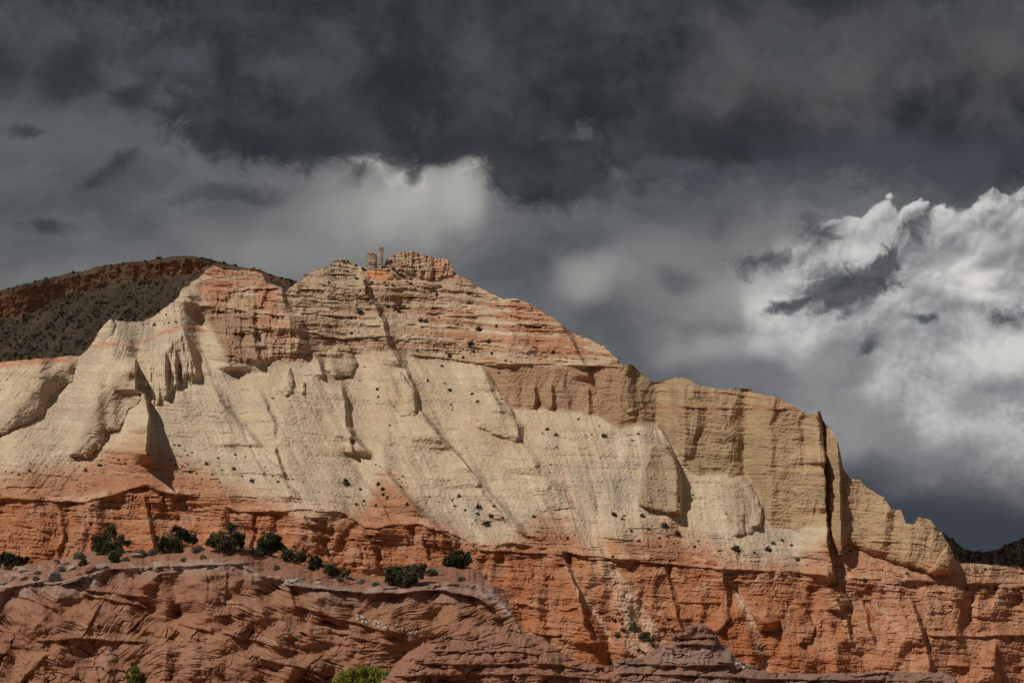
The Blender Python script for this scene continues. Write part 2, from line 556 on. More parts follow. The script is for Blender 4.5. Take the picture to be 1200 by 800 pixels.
    def solve(s, blur=2):
        D = np.empty_like(s.V)
        D[0] = s.d0(s.u) if callable(s.d0) else s.d0
        for i in range(1, s.rows):
            dv = s.V[i - 1] - s.V[i]
            c = s.cot[i]
            k = 1 - c * (HORIZ - s.V[i]) / FOC
            D[i] = D[i - 1] + c * D[i - 1] / FOC * dv / np.maximum(k, 0.3)
            if s.creep:                                      # loose ground creeps sideways and evens out; cliffs keep their corners
                a = (s.creep * np.clip(c, 0.1, 1.0))[1:-1]
                D[i, 1:-1] += a * (D[i, :-2] + D[i, 2:] - 2 * D[i, 1:-1])
        for _ in range(blur):
            D[:, 1:-1] = 0.25 * D[:, :-2] + 0.5 * D[:, 1:-1] + 0.25 * D[:, 2:]
        s.D = D - s.rel
        return s

    def points(s, back_run=160.0, back_n=14, bottom=-3.0):
        X = (s.U - 600) / FOC * s.D
        Z = CAMZ + (HORIZ - s.V) / FOC * s.D
        P = np.stack([X, s.D, Z], -1)
        top = P[-1]
        rows = []
        for k in range(1, back_n + 1):
            a = k / back_n
            q = top.copy()
            q[:, 1] += back_run * a
            q[:, 2] = top[:, 2] + (bottom - top[:, 2]) * a ** 1.2
            rows.append(q)
        return np.concatenate([P, np.array(rows)], 0)

    def at(s, u, v):
        c = int(np.clip(np.searchsorted(s.u, u), 1, len(s.u) - 1))
        r = (max(v, s.crest[c]) - s.foot[c]) / (s.hi - s.foot[c]) * (s.rows - 1)
        r = int(np.clip(round(float(r)), 0, s.rows - 1))
        d = float(s.D[r, c])
        vv = float(s.V[r, c])
        uu = float(s.u[c])
        return Vector(((uu - 600) / FOC * d, d, CAMZ + (HORIZ - vv) / FOC * d))


def pad_colors(cols, n):
    return np.concatenate([cols, np.repeat(cols[-1:], n, 0)], 0)


def blend(col, rgb, m):
    return col + (np.array(rgb, F32) - col) * m[..., None]


# ------------------------------------------------------------------ ground
def ground():
    n = 90
    a = np.linspace(-1, 1, n)
    xs = np.sign(a) * np.abs(a) ** 2.2 * 30000
    X, Y = np.meshgrid(xs, xs)
    P = np.stack([X, Y, np.zeros_like(X)], -1)
    c = np.zeros(P.shape, F32)
    c[:] = (0.26, 0.15, 0.10)
    mesh_from_grid('ground', P, c, rock_material('desert soil', 0.08, 0.3, 0.2, 0.2))


ground()

# ------------------------------------------------------------------ the mountain
CREST = [(-300, 438), (-150, 428), (0, 424), (30, 421), (44, 421), (70, 417), (95, 416), (104, 408), (110, 400), (113, 393), (121.5, 381), (127, 374),
         (131.6, 372), (138, 376), (152, 377), (169, 375), (189, 364), (209, 349), (213, 337), (219, 331), (233, 326), (243, 314),
         (251, 311.5), (262, 315.5), (275, 317), (283.5, 315.5), (297, 314.5), (307, 320.6), (312, 331), (329, 336), (332.5, 343.6),
         (341, 336), (358, 322), (375, 314.5), (383, 312), (393, 305.4), (404.6, 303.7), (418, 310.5), (428, 314), (449, 315), (452, 305.4),
         (465, 296), (482, 293.6), (490, 296), (499, 298.7), (511, 302.7), (512.5, 306.5), (514, 306), (515, 300.5), (519, 302), (527, 306), (532, 319),
         (546, 327), (570, 341), (590, 351), (604, 349), (621, 356), (637.5, 366), (651, 374.6), (671, 390), (684, 395), (708, 405),
         (716.5, 414), (730, 428), (740, 426.7), (750, 436), (765, 448), (772, 447.6), (786, 442.6), (802.5, 442), (816, 450), (850, 457),
         (863, 454), (878.5, 455), (894, 463), (910.5, 464.5), (931, 476), (948, 486.5), (955, 484), (961, 481.5), (964, 492), (974.5, 504), (982, 517.5),
         (988, 549), (997, 561), (1006, 560.4), (1013.5, 568.5), (1024, 576), (1036, 582), (1045, 597), (1055.5, 596), (1061.5, 613.5),
         (1070.5, 615), (1076.5, 605), (1083, 606), (1090, 609), (1103.5, 624), (1114, 642), (1121.5, 657), (1129, 658.5), (1150, 660), (1200, 664.5),
         (1260, 668), (1400, 690), (1600, 720)]
LEDGE = [(-250, 580), (0, 584), (40, 586), (98, 589), (130, 580), (165, 570.5), (200, 578), (236, 584), (262, 592), (280, 601), (310, 600), (354, 597.5),
         (400, 600), (428, 619), (455, 617), (489, 614), (533, 628), (560, 640), (600, 637), (666, 647), (691, 655.6), (765, 655.6),
         (814.5, 657), (847.5, 664), (900, 667), (937.5, 669), (970, 675), (1010, 681), (1120, 682), (1200, 681), (1500, 690)]
REDTOP = [(-250, 562), (0, 558), (60, 552), (110, 540), (165, 522), (200, 538), (250, 560), (300, 582), (345, 602), (400, 606), (425, 598), (447, 560),
          (475, 577), (500, 599), (535, 625), (560, 640), (600, 636), (640, 604), (665, 620), (690, 646), (740, 626), (780, 620), (830, 638), (865, 662),
          (940, 662), (968, 640), (1000, 640), (1060, 660), (1125, 664), (1200, 668), (1500, 690)]


def crest_fn(u):
    c = line(u, CREST)
    n = fbm(u / 9, u * 0 + 1.3, 4, seed=2) * 1.5 + fbm(u / 2.2, u * 0 + 7.7, 2, seed=3) * 0.7
    return c + n * sstep(np.abs(u - 440), 0, 14) * 0.9


def build_mountain():
    f = Face(-14, 1214, 0.8, 690, crest_fn, 905.0, lambda u: (745 + 12 * fbm(u / 330, u * 0, 2, 0.4, seed=20) - 0.01 * (u - 600)).astype(F32))
    U, V = f.U, f.V
    crest = f.crest[None, :]
    led, red = line(U, LEDGE), line(U, REDTOP)
    led = led + 5 * fbm(U / 26, V / 60, 4, 0.55, seed=48)
    # dipping beds: vs counts beds from the top down
    vs = V - 0.065 * U + 5 * fbm(U / 160, V / 160, 3, seed=50) + 1.3 * fbm(U / 25, V / 25, 3, seed=51)

    # ---- steepness of each unit
    f.cot[:] = 1.12
    base = sstep(V - led, -3, 6)
    f.cot[:] = lerp(f.cot, 0.72, base)
    f.cot[:] = lerp(f.cot, 0.46, base * (1 - sstep(V - led, 16, 26)))
    mid = sstep(V - red, -25, 10) * (1 - base)
    f.cot[:] = lerp(f.cot, 0.85, mid)
    upper = (1 - sstep(V - line(U, [(0, 300), (215, 360), (330, 425), (450, 415), (563, 425), (690, 427), (760, 430), (900, 430)]), -4, 6)) * sstep(U, 225, 250)
    f.cot[:] = lerp(f.cot, 0.72, upper)
    BAND = [(563, 427), (620, 428), (688, 429), (722, 424), (740, 420), (760, 430), (772, 440), (778, 505), (772, 499), (748, 498), (728, 503), (701, 487),
            (667, 481), (624, 478), (600, 479), (585, 460)]
    BIG = [(728, 415), (772, 430), (860, 430), (935, 460), (961, 470), (966, 539), (968, 615), (950, 617), (934, 621), (904, 618), (894, 606), (887, 573),
           (873, 556), (860, 562), (851, 556), (816, 557), (800, 546), (788, 524), (776, 506), (770, 498), (748, 497), (735, 500)]
    FIN = [(966, 480), (1000, 550), (1060, 590), (1090, 600), (1121, 650), (1121, 662), (1114, 674), (1096, 675), (1072, 665), (1042, 657), (1018, 648),
           (993, 637), (984, 646), (976, 640), (967, 600)]
    f.zone(BAND, 0.22, 3, 2)
    f.zone(BIG, 0.20, 3.5, 2)
    f.zone([(728, 400), (772, 430), (860, 430), (935, 450), (961, 470), (961, 486), (931, 478), (850, 466), (800, 462), (772, 470), (745, 466)], 0.55, 3, 1)
    f.zone(FIN, 0.22, 2.0, 1.5)
    f.zone([(233, 325), (312, 330), (330, 340), (337, 372), (350, 395), (362, 412), (355, 425), (300, 427), (267, 424), (250, 388), (238, 368), (222, 345)], 0.60, 5, 2)
    f.zone([(452, 300), (480, 290), (520, 295), (534, 320), (528, 326), (500, 327), (482, 325), (468, 316)], 0.12, 2, 1)
    f.zone([(0, 500), (20, 480), (45, 450), (62, 436), (89, 420), (81, 446), (57, 462), (47, 483), (20, 499), (0, 510), (-60, 520), (-60, 500)], 0.45, 4, 2)
    f.zone([(159, 424), (132, 445), (111, 466), (98, 499), (81, 533), (101, 537), (118, 521), (121, 506), (138, 503), (135, 486), (148, 472)], 0.55, 4, 2)
    f.zone([(189, 412), (213, 388), (222, 400), (233, 446), (216, 449), (206, 453), (195, 466), (186, 470)], 0.62, 5, 2)

    # ---- beds: hard and soft layers change the steepness
    bed = fbm(vs / 11, U / 260, 4, 0.62, seed=60)
    bed2 = fbm(vs / 4.2, U / 120, 3, 0.6, seed=61)
    lowb = sstep(V - led, 16, 30)
    amp = 0.30 + 0.70 * upper + 0.45 * mid + (0.75 - 0.42 * lowb) * base
    amp = amp * (1 - 0.55 * (f.cot < 0.3))
    f.cot *= np.clip(1 + amp * (1.5 * bed + 1.0 * bed2), -0.5, 3.0)

    # ---- ribs and gullies that read in the photograph
    E = f.edge
    E([(158, 418), (158.6, 440), (159, 456), (169, 462), (174, 486), (170.5, 527), (178, 545)], 17, 26, 3.0, 1.2, 14)
    E([(190, 408), (193, 430), (194, 470)], 4.5, 10, 4, 1.5, 8)
    E([(204, 404), (206, 430), (207, 455)], 4.0, 9, 4, 1.5, 8)
    E([(213, 384), (222, 408), (228, 430), (233, 447)], 5.5, 24, 4, 1.5, 10)
    E([(219, 335), (224, 352), (238, 368), (251, 388), (267, 422), (272, 440)], 9.5, 26, 46, 1.5, 12)
    E([(296, 362), (297, 390), (301, 428)], 4, 14, 4, 1.5, 8)
    E([(327, 336), (334, 358), (340, 378), (352, 398), (363, 416)], 4.5, 26, 6, 1.2, 10)
    E([(366, 412), (374, 424), (379, 446)], 5, 16, 5, 1.2, 8)
    E([(398, 448), (404, 470), (405, 500), (414, 512), (436, 538)], 6, 30, 5, 1.2, 12)
    E([(409, 508), (411, 520), (414, 534)], 3, 8, 3, 1.0, 5)
    E([(423, 322), (430, 345), (442, 362), (449, 378), (453, 400), (474, 435)], 5.5, 34, 6, 1.5, 12)
    E([(474, 430), (486, 459), (486, 487)], 5, 18, 5, 1.0, 10)
    E([(487, 474), (500, 492), (536, 533), (560, 560)], 4.5, 30, 4, 1.0, 14)
    E([(563, 427), (572, 450), (582, 472), (590, 486)], 4, 16, 6, 1.0, 8)
    E([(600, 490), (607, 500), (608, 519)], 5, 12, 5, 0.8, 8)
    E([(606, 512), (640, 560), (690, 620)], 2.0, 30, 8, 1.0, 20)
    E([(540, 536), (570, 576), (600, 610), (622, 634)], 3.5, 34, 9, 1.2, 18)
    E([(320, 520), (328, 546), (334, 562)], 4.5, 18, 5, 1.2, 8)
    E([(440, 540), (466, 570), (500, 612)], 3.5, 36, 8, 1.5, 18)
    # broad spurs running down to the right
    E([(160, 410), (168, 470), (176, 530), (172, 560)], 3, 70, 7, 2.6, 30, 1.0)
    E([(232, 400), (256, 470), (300, 520), (338, 570), (356, 602), (376, 650)], 3.8, 90, 6, 3.2, 40, 0.9)
    E([(330, 345), (380, 440), (405, 500), (440, 545), (482, 592), (530, 630), (560, 690)], 4.6, 85, 6, 3.2, 40, 0.9)
    E([(450, 375), (476, 436), (490, 487), (536, 533), (566, 580), (622, 634)], 4.0, 75, 6, 3.2, 40, 0.9)
    E([(560, 425), (606, 510), (650, 585), (690, 650)], 2.6, 65, 7, 3.2, 40, 0.9)
    E([(250, 440), (275, 490), (300, 540), (330, 592)], 1.5, 40, 5, 2.6, 40, 0.9)
    E([(380, 500), (420, 560), (452, 600), (470, 640)], 1.8, 45, 5, 2.6, 40, 0.9)
    E([(300, 450), (318, 490), (324, 520)], 2.5, 30, 5, 2.6, 20, 0.9)
    E([(782, 518), (789, 530), (795, 550), (797, 580), (797, 604)], 7, 16, 2.2, 1.0, 6, 1.2)
    E([(880, 562), (889, 580), (894, 602), (890, 620)], 4, 14, 2.5, 1.0, 6, 1.2)
    # cliff clefts
    E([(961, 470), (961, 484), (964, 510), (966, 545)], 4.0, 40, 2.5, 1.2, 4, 1.2)
    E([(965, 520), (966, 545), (968, 600), (969, 640), (975, 660), (978, 690)], 11, 40, 2.0, 1.6, 22, 1.2)
    E([(981, 505), (984, 560), (985, 600), (986, 655)], 6, 9, 2.5, 0.6, 8)
    E([(803, 455), (803, 500), (801, 548)], 1.8, 30, 12, 1.5, 20)
    E([(851, 462), (850, 500), (851, 556)], 1.8, 36, 12, 1.5, 24)
    E([(884, 485), (886, 530), (886, 574)], 2.2, 26, 12, 1.5, 24)
    E([(1040, 590), (1037, 620), (1034, 650)], 2.2, 26, 8, 1.5, 10)
    E([(625, 450), (627, 465), (624, 480)], 3.5, 12, 4, 1, 6)
    E([(646, 448), (647, 465), (646, 482)], 2.5, 10, 4, 1, 6)
    E([(688, 452), (690, 470), (690, 488)], 2.5, 14, 4, 1, 6)
    E([(652, 376), (668, 396), (685, 430), (692, 447)], 4.0, 30, 5, 0.6, 8)
    # red cliffs
    E([(166, 574), (174, 612), (180, 642), (182, 670)], 3.6, 28, 5, 2.2, 10)
    E([(70, 600), (74, 628), (64, 650)], 2.4, 24, 5, 2.2, 10)
    E([(292, 596), (296, 620), (292, 645)], 2.4, 24, 4, 2.2, 8)
    E([(350, 595), (358, 610), (372, 630), (392, 668)], 3, 26, 4, 2.2, 8)
    E([(424, 618), (436, 640), (443, 672)], 3.6, 24, 4, 2.2, 8)
    E([(486, 612), (496, 638), (508, 672)], 3, 26, 4, 2.2, 8)
    E([(655, 640), (662, 660), (676, 690), (685, 732), (700, 760)], 5.4, 46, 5, 2.2, 8)
    E([(779, 660), (788, 700), (799, 745)], 3.6, 40, 5, 2.2, 12)
    E([(846, 660), (849, 690), (852, 712), (853, 724), (838, 744)], 4.8, 40, 4, 2.2, 8)
    E([(968, 660), (972, 690), (990, 720), (1000, 760)], 3.6, 26, 5, 2.2, 10)
    E([(1010, 700), (1016, 728), (1026, 762)], 3, 22, 4, 2.2, 10)
    E([(1066, 700), (1080, 740), (1086, 760), (1092, 800)], 4.8, 34, 4, 2.2, 10)
    E([(1166, 750), (1168, 790), (1168, 830)], 3, 22, 4, 2.2, 10)
    # towers and bosses standing out of the slope
    B = f.bulge
    W1 = [(-60, 500), (0, 486), (20, 468), (45, 440), (62, 430), (92, 418), (84, 446), (60, 464), (49, 485), (22, 500), (0, 511), (-60, 522)]
    W2 = [(159, 424), (132, 445), (111, 466), (98, 499), (81, 533), (101, 538), (118, 523), (124, 507), (140, 504), (150, 480), (166, 470), (160, 450)]
    B(W1, 4.5, 2.0, 12, 2.0)
    B(W2, 5.0, 2.0, 13, 2.5)
    B(FIN, 3.5, 1.5, 8, 1.5)
    B([(762, 521), (770, 516), (781, 520), (788, 532), (793, 541), (796, 556), (795, 603), (770, 599), (748, 592), (750, 570), (754, 545)], 3.0, 7.5, 4, 1.0)
    B([(846, 566), (858, 560), (870, 556), (880, 566), (888, 580), (893, 600), (892, 614), (880, 626), (861, 627), (856, 612), (848, 599)], 2.0, 7, 9, 1.2)
    B([(860, 600), (872, 600), (874, 628), (858, 628)], 1.5, 2, 5, 1)
    B([(383, 412), (395, 404), (410, 406), (419, 425), (412, 441), (392, 443), (381, 434)], 3, 7, 11, 1.2)
    B([(452, 440), (470, 434), (486, 458), (487, 486), (470, 488), (456, 470)], 3, 6, 12, 1.2)
    B([(556, 478), (575, 470), (600, 478), (608, 498), (607, 518), (585, 512), (560, 500)], 3, 7, 14, 1.5)
    B([(332, 436), (340, 430), (345, 445), (343, 460), (335, 465), (328, 458)], 2, 5, 6, 0.6)
    B([(352, 446), (358, 448), (358, 462), (352, 463)], 1.5, 3, 4, 0.6)
    B([(113, 392), (122, 380), (131, 371), (136, 380), (131, 392), (120, 399)], 1, 3.5, 7, 0.8)
    B([(881, 718), (898, 716), (915, 726), (908, 740), (890, 740)], 4, 5, 10, 1.5)
    B([(930, 716), (945, 712), (956, 735), (950, 752), (935, 756)], 4, 6, 10, 1.5)
    B([(966, 690), (985, 685), (998, 706), (985, 716), (968, 715)], 3, 6, 8, 1.5)
    B([(1110, 640), (1121, 655), (1121, 666), (1108, 675), (1085, 672)], 2, 4, 10, 1.5)
    B([(1146, 765), (1155, 760), (1168, 768), (1168, 800), (1146, 800)], 5, 5, 8, 1)
    B([(405, 636), (416, 633), (424, 645), (424, 660), (410, 661)], 2, 3, 8, 1)
    B([(175, 584), (190, 582), (196, 600), (178, 608)], 2, 4, 8, 1.5)

    # ---- ledges
    L = f.ledge
    L([(x, y - 1) for x, y in LEDGE if -20 < x < 900], 1.61, 8, 1.6, 2, 0.33)
    L([(x, y + 8) for x, y in LEDGE if -20 < x < 700], 1.12, 5, 1.4, 2.5, -0.07)
    L([(x, y + 18 + 4 * math.sin(x * 0.02)) for x, y in LEDGE if -20 < x < 620], 0.93, 6, 1.4, 3.1, -0.22)
    L([(560, 644), (665, 649)], 1.55, 4, 1.4, 1.7, 0.38)
    L([(665, 648), (760, 658), (850, 667)], 1.86, 4, 1.4, 1.1, 0.68)
    L([(840, 666), (937, 670), (970, 674)], 1.49, 5, 1.4, 1.1, 0.68)
    L([(850, 680), (900, 681), (970, 687)], 1.24, 5, 1.4, 1.7, 0.08)
    L([(990, 676), (1120, 684), (1214, 681)], 1.12, 5, 1.2, 1.1, 0.18)
    L([(1000, 690), (1120, 694), (1214, 694)], 0.868, 4, 1.2, 1.4, -0.02)
    L([(1083, 744), (1150, 745), (1214, 743)], 1.74, 6, 1.8, 1.4, 0.58)
    L([(1090, 778), (1150, 781), (1214, 780)], 1.49, 6, 1.6, 1.4, 0.28)
    L([(600, 705), (640, 714), (680, 712)], 1.49, 7, 1.8, 3.5, 0.28)
    L([(600, 738), (650, 744), (690, 738)], 1.36, 6, 1.5, 2.8, 0.28)
    L([(790, 705), (850, 706)], 1.36, 7, 1.5, 2.1, 0.28)
    L([(880, 706), (960, 707)], 1.12, 5, 1.5, 2.1, 0.08)
    L([(225, 343), (270, 340), (332, 337)], 1.49, 5, 1.5, 2.1, 0.48)
    L([(230, 358), (262, 360), (300, 366), (338, 371)], 1.74, 6, 1.6, 1.7, 0.58)
    L([(240, 366), (300, 374), (340, 378)], 1.12, 4, 1.3, 1.7, 0.08)
    L([(345, 366), (400, 370), (447, 373)], 1.49, 6, 1.5, 1.4, 0.58)
    L([(350, 386), (400, 397), (450, 394)], 1.36, 5, 1.5, 1.7, 0.48)
    L([(345, 350), (400, 354), (440, 358)], 0.992, 5, 1.3, 1.4, 0.08)
    L([(484, 365), (530, 370), (590, 368), (640, 376)], 1.36, 6, 1.5, 1.7, 0.38)
    L([(484, 335), (540, 341), (580, 346)], 1.12, 5, 1.4, 1.7, 0.28)
    L([(590, 376), (640, 384), (660, 384)], 1.49, 7, 1.5, 2.1, 0.28)
    L([(455, 398), (520, 402), (560, 404)], 0.992, 5, 1.4, 1.7, -0.02)
    L([(475, 414), (520, 419), (563, 425), (640, 426), (690, 428), (735, 430)], 1.49, 6, 1.5, 1.1, 0.78)
    L([(570, 405), (640, 408), (716, 412)], 0.806, 5, 1.3, 1.4, -0.12)
    L([(775, 458), (850, 460), (900, 468)], 0.744, 5, 1.3, 1.1, 0.18)
    L([(790, 476), (850, 478), (931, 479)], 0.744, 5, 1.3, 1.1, 0.18)
    L([(985, 628), (1020, 634), (1080, 636), (1112, 652)], 0.93, 5, 1.3, 1.1, 0.18)
    L([(995, 636), (1030, 645), (1070, 655), (1100, 668)], 0.806, 4, 1.3, 1.1, 0.18)
    L([(700, 476), (728, 494), (750, 487)], 0.744, 4, 1.3, 1.1, 0.38)
    L([(720, 466), (735, 484), (755, 476)], 0.744, 4, 1.3, 1.1, 0.38)
    L([(816, 548), (851, 547)], 0.62, 3, 1.3, 0.84, 0.48)

    # ---- weathering: flutes on the cliffs, rills on the talus, roughness everywhere
    cliff = sstep(0.5 - np.clip(f.cot, 0, 1), 0.0, 0.25)
    cz = np.zeros_like(V)
    for poly in (BAND, BIG, FIN):
        cz = np.maximum(cz, sstep(poly_sd(U, V, poly), -2, 4))
    fl = fbm(U / 30 + 0.4 * fbm(U / 40, V / 40, 2, seed=71), V / 140, 4, 0.42, seed=70)
    f.rel += 2.5 * fl * cz
    redcl = sstep(poly_sd(U, V, [(233, 340), (312, 335), (345, 378), (360, 412), (300, 427), (267, 424), (250, 388)]), -2, 5)
    f.rel += 1.8 * fbm(U / 14, V / 50, 4, 0.5, seed=75, ridged=True) * redcl
    cap = sstep(poly_sd(U, V, [(450, 300), (480, 285), (525, 290), (536, 322), (500, 330), (470, 318)]), -1, 4)
    f.rel += (1.3 * fbm(U / 9, V / 60, 3, 0.6, seed=77, ridged=True) + 0.8 * fbm(U / 5, V / 7, 3, 0.6, seed=78)) * cap
    al = sstep(poly_sd(U, V, [(172, 430), (190, 410), (213, 390), (233, 446), (200, 460), (178, 480)]), -2, 5)
    f.rel += 2.4 * fbm(U / 10, V / 60, 4, 0.5, seed=79, ridged=True) * al
    k = line(U, [(-250, -0.8), (0, -0.8), (100, -0.7), (160, -0.3), (215, 0.35), (450, 0.55), (650, 0.5), (760, 0.2), (900, 0.1), (1000, 0.3), (1200, 0.0)])
    w = U - k * (V - 450)
    talus = (1 - cz) * (1 - base) * (1 - upper * 0.6)
    rill = fbm(w / 26, V / 260, 4, 0.55, seed=80, ridged=True)
    fine = fbm(w / 5.0, V / 70, 3, 0.55, seed=82)
    f.rel += (0.62 * rill + 0.12 * fine) * talus
    f.rel += 0.30 * fbm(vs / 2.4, U / 60, 3, 0.65, seed=83) * (0.9 - 0.45 * talus - 0.3 * base * lowb - 0.5 * cz)
    big = fbm(U / 95 - 0.35 * V / 95, V / 150, 3, 0.5, seed=84)
    f.rel += 6.0 * big * (1 - sstep(V - led, 10, 60)) * (1 - 0.6 * cz)
    butt = fbm(U / 44 + 0.3 * perlin(U / 60, V / 60, 2), V / 90, 3, 0.45, seed=86)
    f.rel += 5.5 * butt * base
    wall = fbm(U / 22, V / 46, 4, 0.55, seed=88)
    f.rel += 1.15 * wall * np.maximum(base, upper)
    rough = 0.5 * fbm(U / 18, V / 14, 6, 0.58, seed=90) + 0.6 * fbm(U / 34, (V - 0.065 * U) / 7, 5, 0.60, seed=91) * (1 - 0.65 * talus)
    f.rel += rough * (0.80 + 0.75 * np.maximum(base, np.maximum(upper, redcl)) - 0.15 * cz)
    grit = fbm(U / 3.6, V / 2.6, 3, 0.65, seed=93)
    f.rel += 0.30 * grit * (1.0 - 0.2 * cz)
    mid_r = fbm(w / 30, V / 42, 4, 0.55, seed=94, ridged=True)
    f.rel += 0.55 * mid_r * talus
    # wide sand-filled gullies over the red cliffs
    for pts, wd, dp in (([(660, 560), (690, 610), (707, 650), (730, 690), (752, 722), (785, 770), (810, 800)], 15, 3.5),
                        ([(700, 560), (703, 620), (715, 660)], 6, 1.5), ([(660, 655), (690, 705), (715, 750)], 7, 2.5),
                        ([(848, 660), (870, 700), (888, 745), (900, 790)], 8, 3.0), ([(560, 590), (600, 622), (640, 640)], 8, 1.5)):
        ve = [a[1] for a in pts]
        ue = np.interp(V, ve, [a[0] for a in pts])
        m = np.exp(-((U - ue) / wd) ** 2) * sstep(V, ve[0], ve[0] + 30)
        f.rel -= dp * m
    f.creep = 0.42
    # open joints and parted beds: thin dark lines that come and go
    def parting(period, length, width, depth, mask, seed):
        n = fbm(vs / period, U / length, 3, 0.5, seed=seed)
        br = sstep(fbm(U / 34, V / 16, 3, 0.55, seed=seed + 1), -0.05, 0.35)
        f.rel -= depth * np.exp(-(n / width) ** 2) * br * mask
    strat = np.clip(0.26 + upper + redcl + base * (1 - 0.7 * lowb) + 0.5 * mid, 0, 1.3) * (1 - 0.7 * cz)
    strat = strat * (1 - 0.35 * base)
    parting(10, 220, 0.06, 1.3, strat, 440)
    parting(5, 120, 0.09, 0.8, strat, 444)
    parting(22, 300, 0.035, 0.7, 0.6, 448)
    jn = fbm(U / 16 + 0.3 * perlin(U / 9, V / 9, 3), V / 80, 3, 0.5, seed=452)
    f.rel -= 0.9 * np.exp(-(jn / 0.05) ** 2) * sstep(fbm(U / 30, V / 22, 3, seed=453), 0.0, 0.4) * np.maximum(base, np.maximum(redcl, upper * 0.6))
    f.solve(2)

    # ---- rock colours
    n1 = fbm(U / 60, V / 60, 5, 0.55, seed=100)
    n2 = fbm(U / 14, V / 14, 4, 0.6, seed=103)
    ns = fbm(w / 12, V / 90, 4, 0.55, seed=105)
    col = np.empty(V.shape + (3,), F32)
    col[:] = (0.445, 0.350, 0.238)
    col = blend(col, (0.52, 0.42, 0.31), sstep(ns + 0.4 * n1, 0.0, 0.6) * 0.8)
    col = blend(col, (0.335, 0.28, 0.215), sstep(n1 + 0.5 * n2 + 0.4 * fbm(vs / 12, U / 200, 3, seed=109), -0.1, 0.6) * 0.8)
    bands = fbm(vs / 9, U / 300, 4, 0.6, seed=110)
    col = blend(col, (0.375, 0.28, 0.185), sstep(bands, 0.10, 0.6) * 0.6)
    thin = fbm(vs / 2.8, U / 150, 3, 0.6, seed=111)
    col = blend(col, (0.29, 0.215, 0.15), sstep(thin, 0.15, 0.6) * sstep(fbm(U / 40, V / 25, 3, seed=108), -0.25, 0.35) * 0.65)
    # warm tints of the middle slope under the summit
    warm = sstep(V, 330, 400) * (1 - sstep(V, 500, 600)) * sstep(U, 230, 380) * (1 - sstep(U, 620, 760))
    col = blend(col, (0.43, 0.31, 0.19), warm * sstep(n1 + 0.5 * bands, -0.4, 0.5) * 0.6)
    # upper beds: brick red, buff and grey-pink
    b2 = 0.55 * fbm(vs / 8, U / 260, 3, 0.6, seed=112) + 0.75 * fbm(vs / 3.4, U / 170, 3, 0.6, seed=114)
    up = np.maximum(upper, redcl)
    up = up * sstep(U, 225, 240)
    ucol = blend(np.broadcast_to(np.array((0.375, 0.27, 0.175), F32), col.shape), (0.30, 0.155, 0.088), sstep(b2 + 0.35 * n1, -0.05, 0.4))
    ucol = blend(ucol, (0.46, 0.35, 0.25), sstep(-b2 + 0.3 * n2, 0.25, 0.6))
    ucol = blend(ucol, (0.21, 0.125, 0.085), sstep(fbm(vs / 3.0, U / 110, 3, 0.6, seed=113), 0.2, 0.6) * 0.6)
    right = sstep(U, 480, 640)
    ucol = blend(ucol, (0.40, 0.19, 0.10), right * sstep(b2 + n1 + 0.25, 0, 0.6) * 0.55)
    col = lerp(col, ucol, (up * (0.82 + 0.2 * np.clip(n1, -1, 1)))[..., None])
    tan = sstep(poly_sd(U, V, [(340, 335), (392, 300), (430, 312), (428, 360), (345, 362)]), -8, 8)
    col = blend(col, (0.37, 0.275, 0.18), tan * 0.75)
    col = blend(col, (0.34, 0.165, 0.09), redcl * sstep(n1 + b2 + 0.15, -0.1, 0.5) * 0.75)
    col = blend(col, (0.38, 0.28, 0.19), cap * 0.7)
    col = blend(col, (0.42, 0.20, 0.105), cap * sstep(fbm(U / 8, V / 14, 3, seed=115) + 0.45 * sstep(U, 480, 520), 0.1, 0.6) * 0.7)
    col = blend(col, (0.47, 0.21, 0.09), sstep(poly_sd(U, V, [(425, 318), (445, 315), (462, 322), (455, 330), (430, 326)]), -2, 4))
    # cliffs: tan rock, colour darkened to stand for their dimmer light
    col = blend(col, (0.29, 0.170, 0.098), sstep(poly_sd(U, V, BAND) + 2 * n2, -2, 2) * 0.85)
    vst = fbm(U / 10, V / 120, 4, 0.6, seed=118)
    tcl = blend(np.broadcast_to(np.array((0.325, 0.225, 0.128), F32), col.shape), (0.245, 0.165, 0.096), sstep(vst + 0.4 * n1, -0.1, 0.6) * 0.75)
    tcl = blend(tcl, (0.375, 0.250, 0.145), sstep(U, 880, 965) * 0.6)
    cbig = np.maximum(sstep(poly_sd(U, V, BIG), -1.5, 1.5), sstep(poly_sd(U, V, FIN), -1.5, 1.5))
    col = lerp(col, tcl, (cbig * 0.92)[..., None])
    for pts, th, a in (([(790, 477), (850, 478), (931, 479)], 1.6, 0.5), ([(775, 459), (850, 460), (900, 468)], 1.2, 0.35)):
        yy = line(U, pts) - V + 1.0 * n2
        col = blend(col, (0.33, 0.12, 0.07), cbig * np.exp(-(yy / th) ** 2) * a)
    # thin red bed on the west spur, red crest of the west shoulder
    yy = line(U, [(95, 408), (110, 404), (145, 403), (175, 398), (195, 388), (213, 383), (245, 389), (260, 392)]) - V
    col = blend(col, (0.37, 0.165, 0.090), np.exp(-((yy + 2.0 * n2) / 2.6) ** 2) * sstep(U, 100, 112) * (1 - sstep(U, 238, 252)) * np.clip(0.7 + 0.9 * fbm(U / 14, V / 6, 3, seed=128), 0.15, 0.95))
    yy = V - crest
    col = blend(col, (0.40, 0.19, 0.11), (1 - sstep(yy + 3 * n2, 5, 10)) * (1 - sstep(U, 70, 110)) * 0.8)
    TW = [(762, 521), (770, 516), (781, 520), (788, 532), (793, 541), (796, 556), (795, 603), (770, 599), (748, 592), (750, 570), (754, 545)]
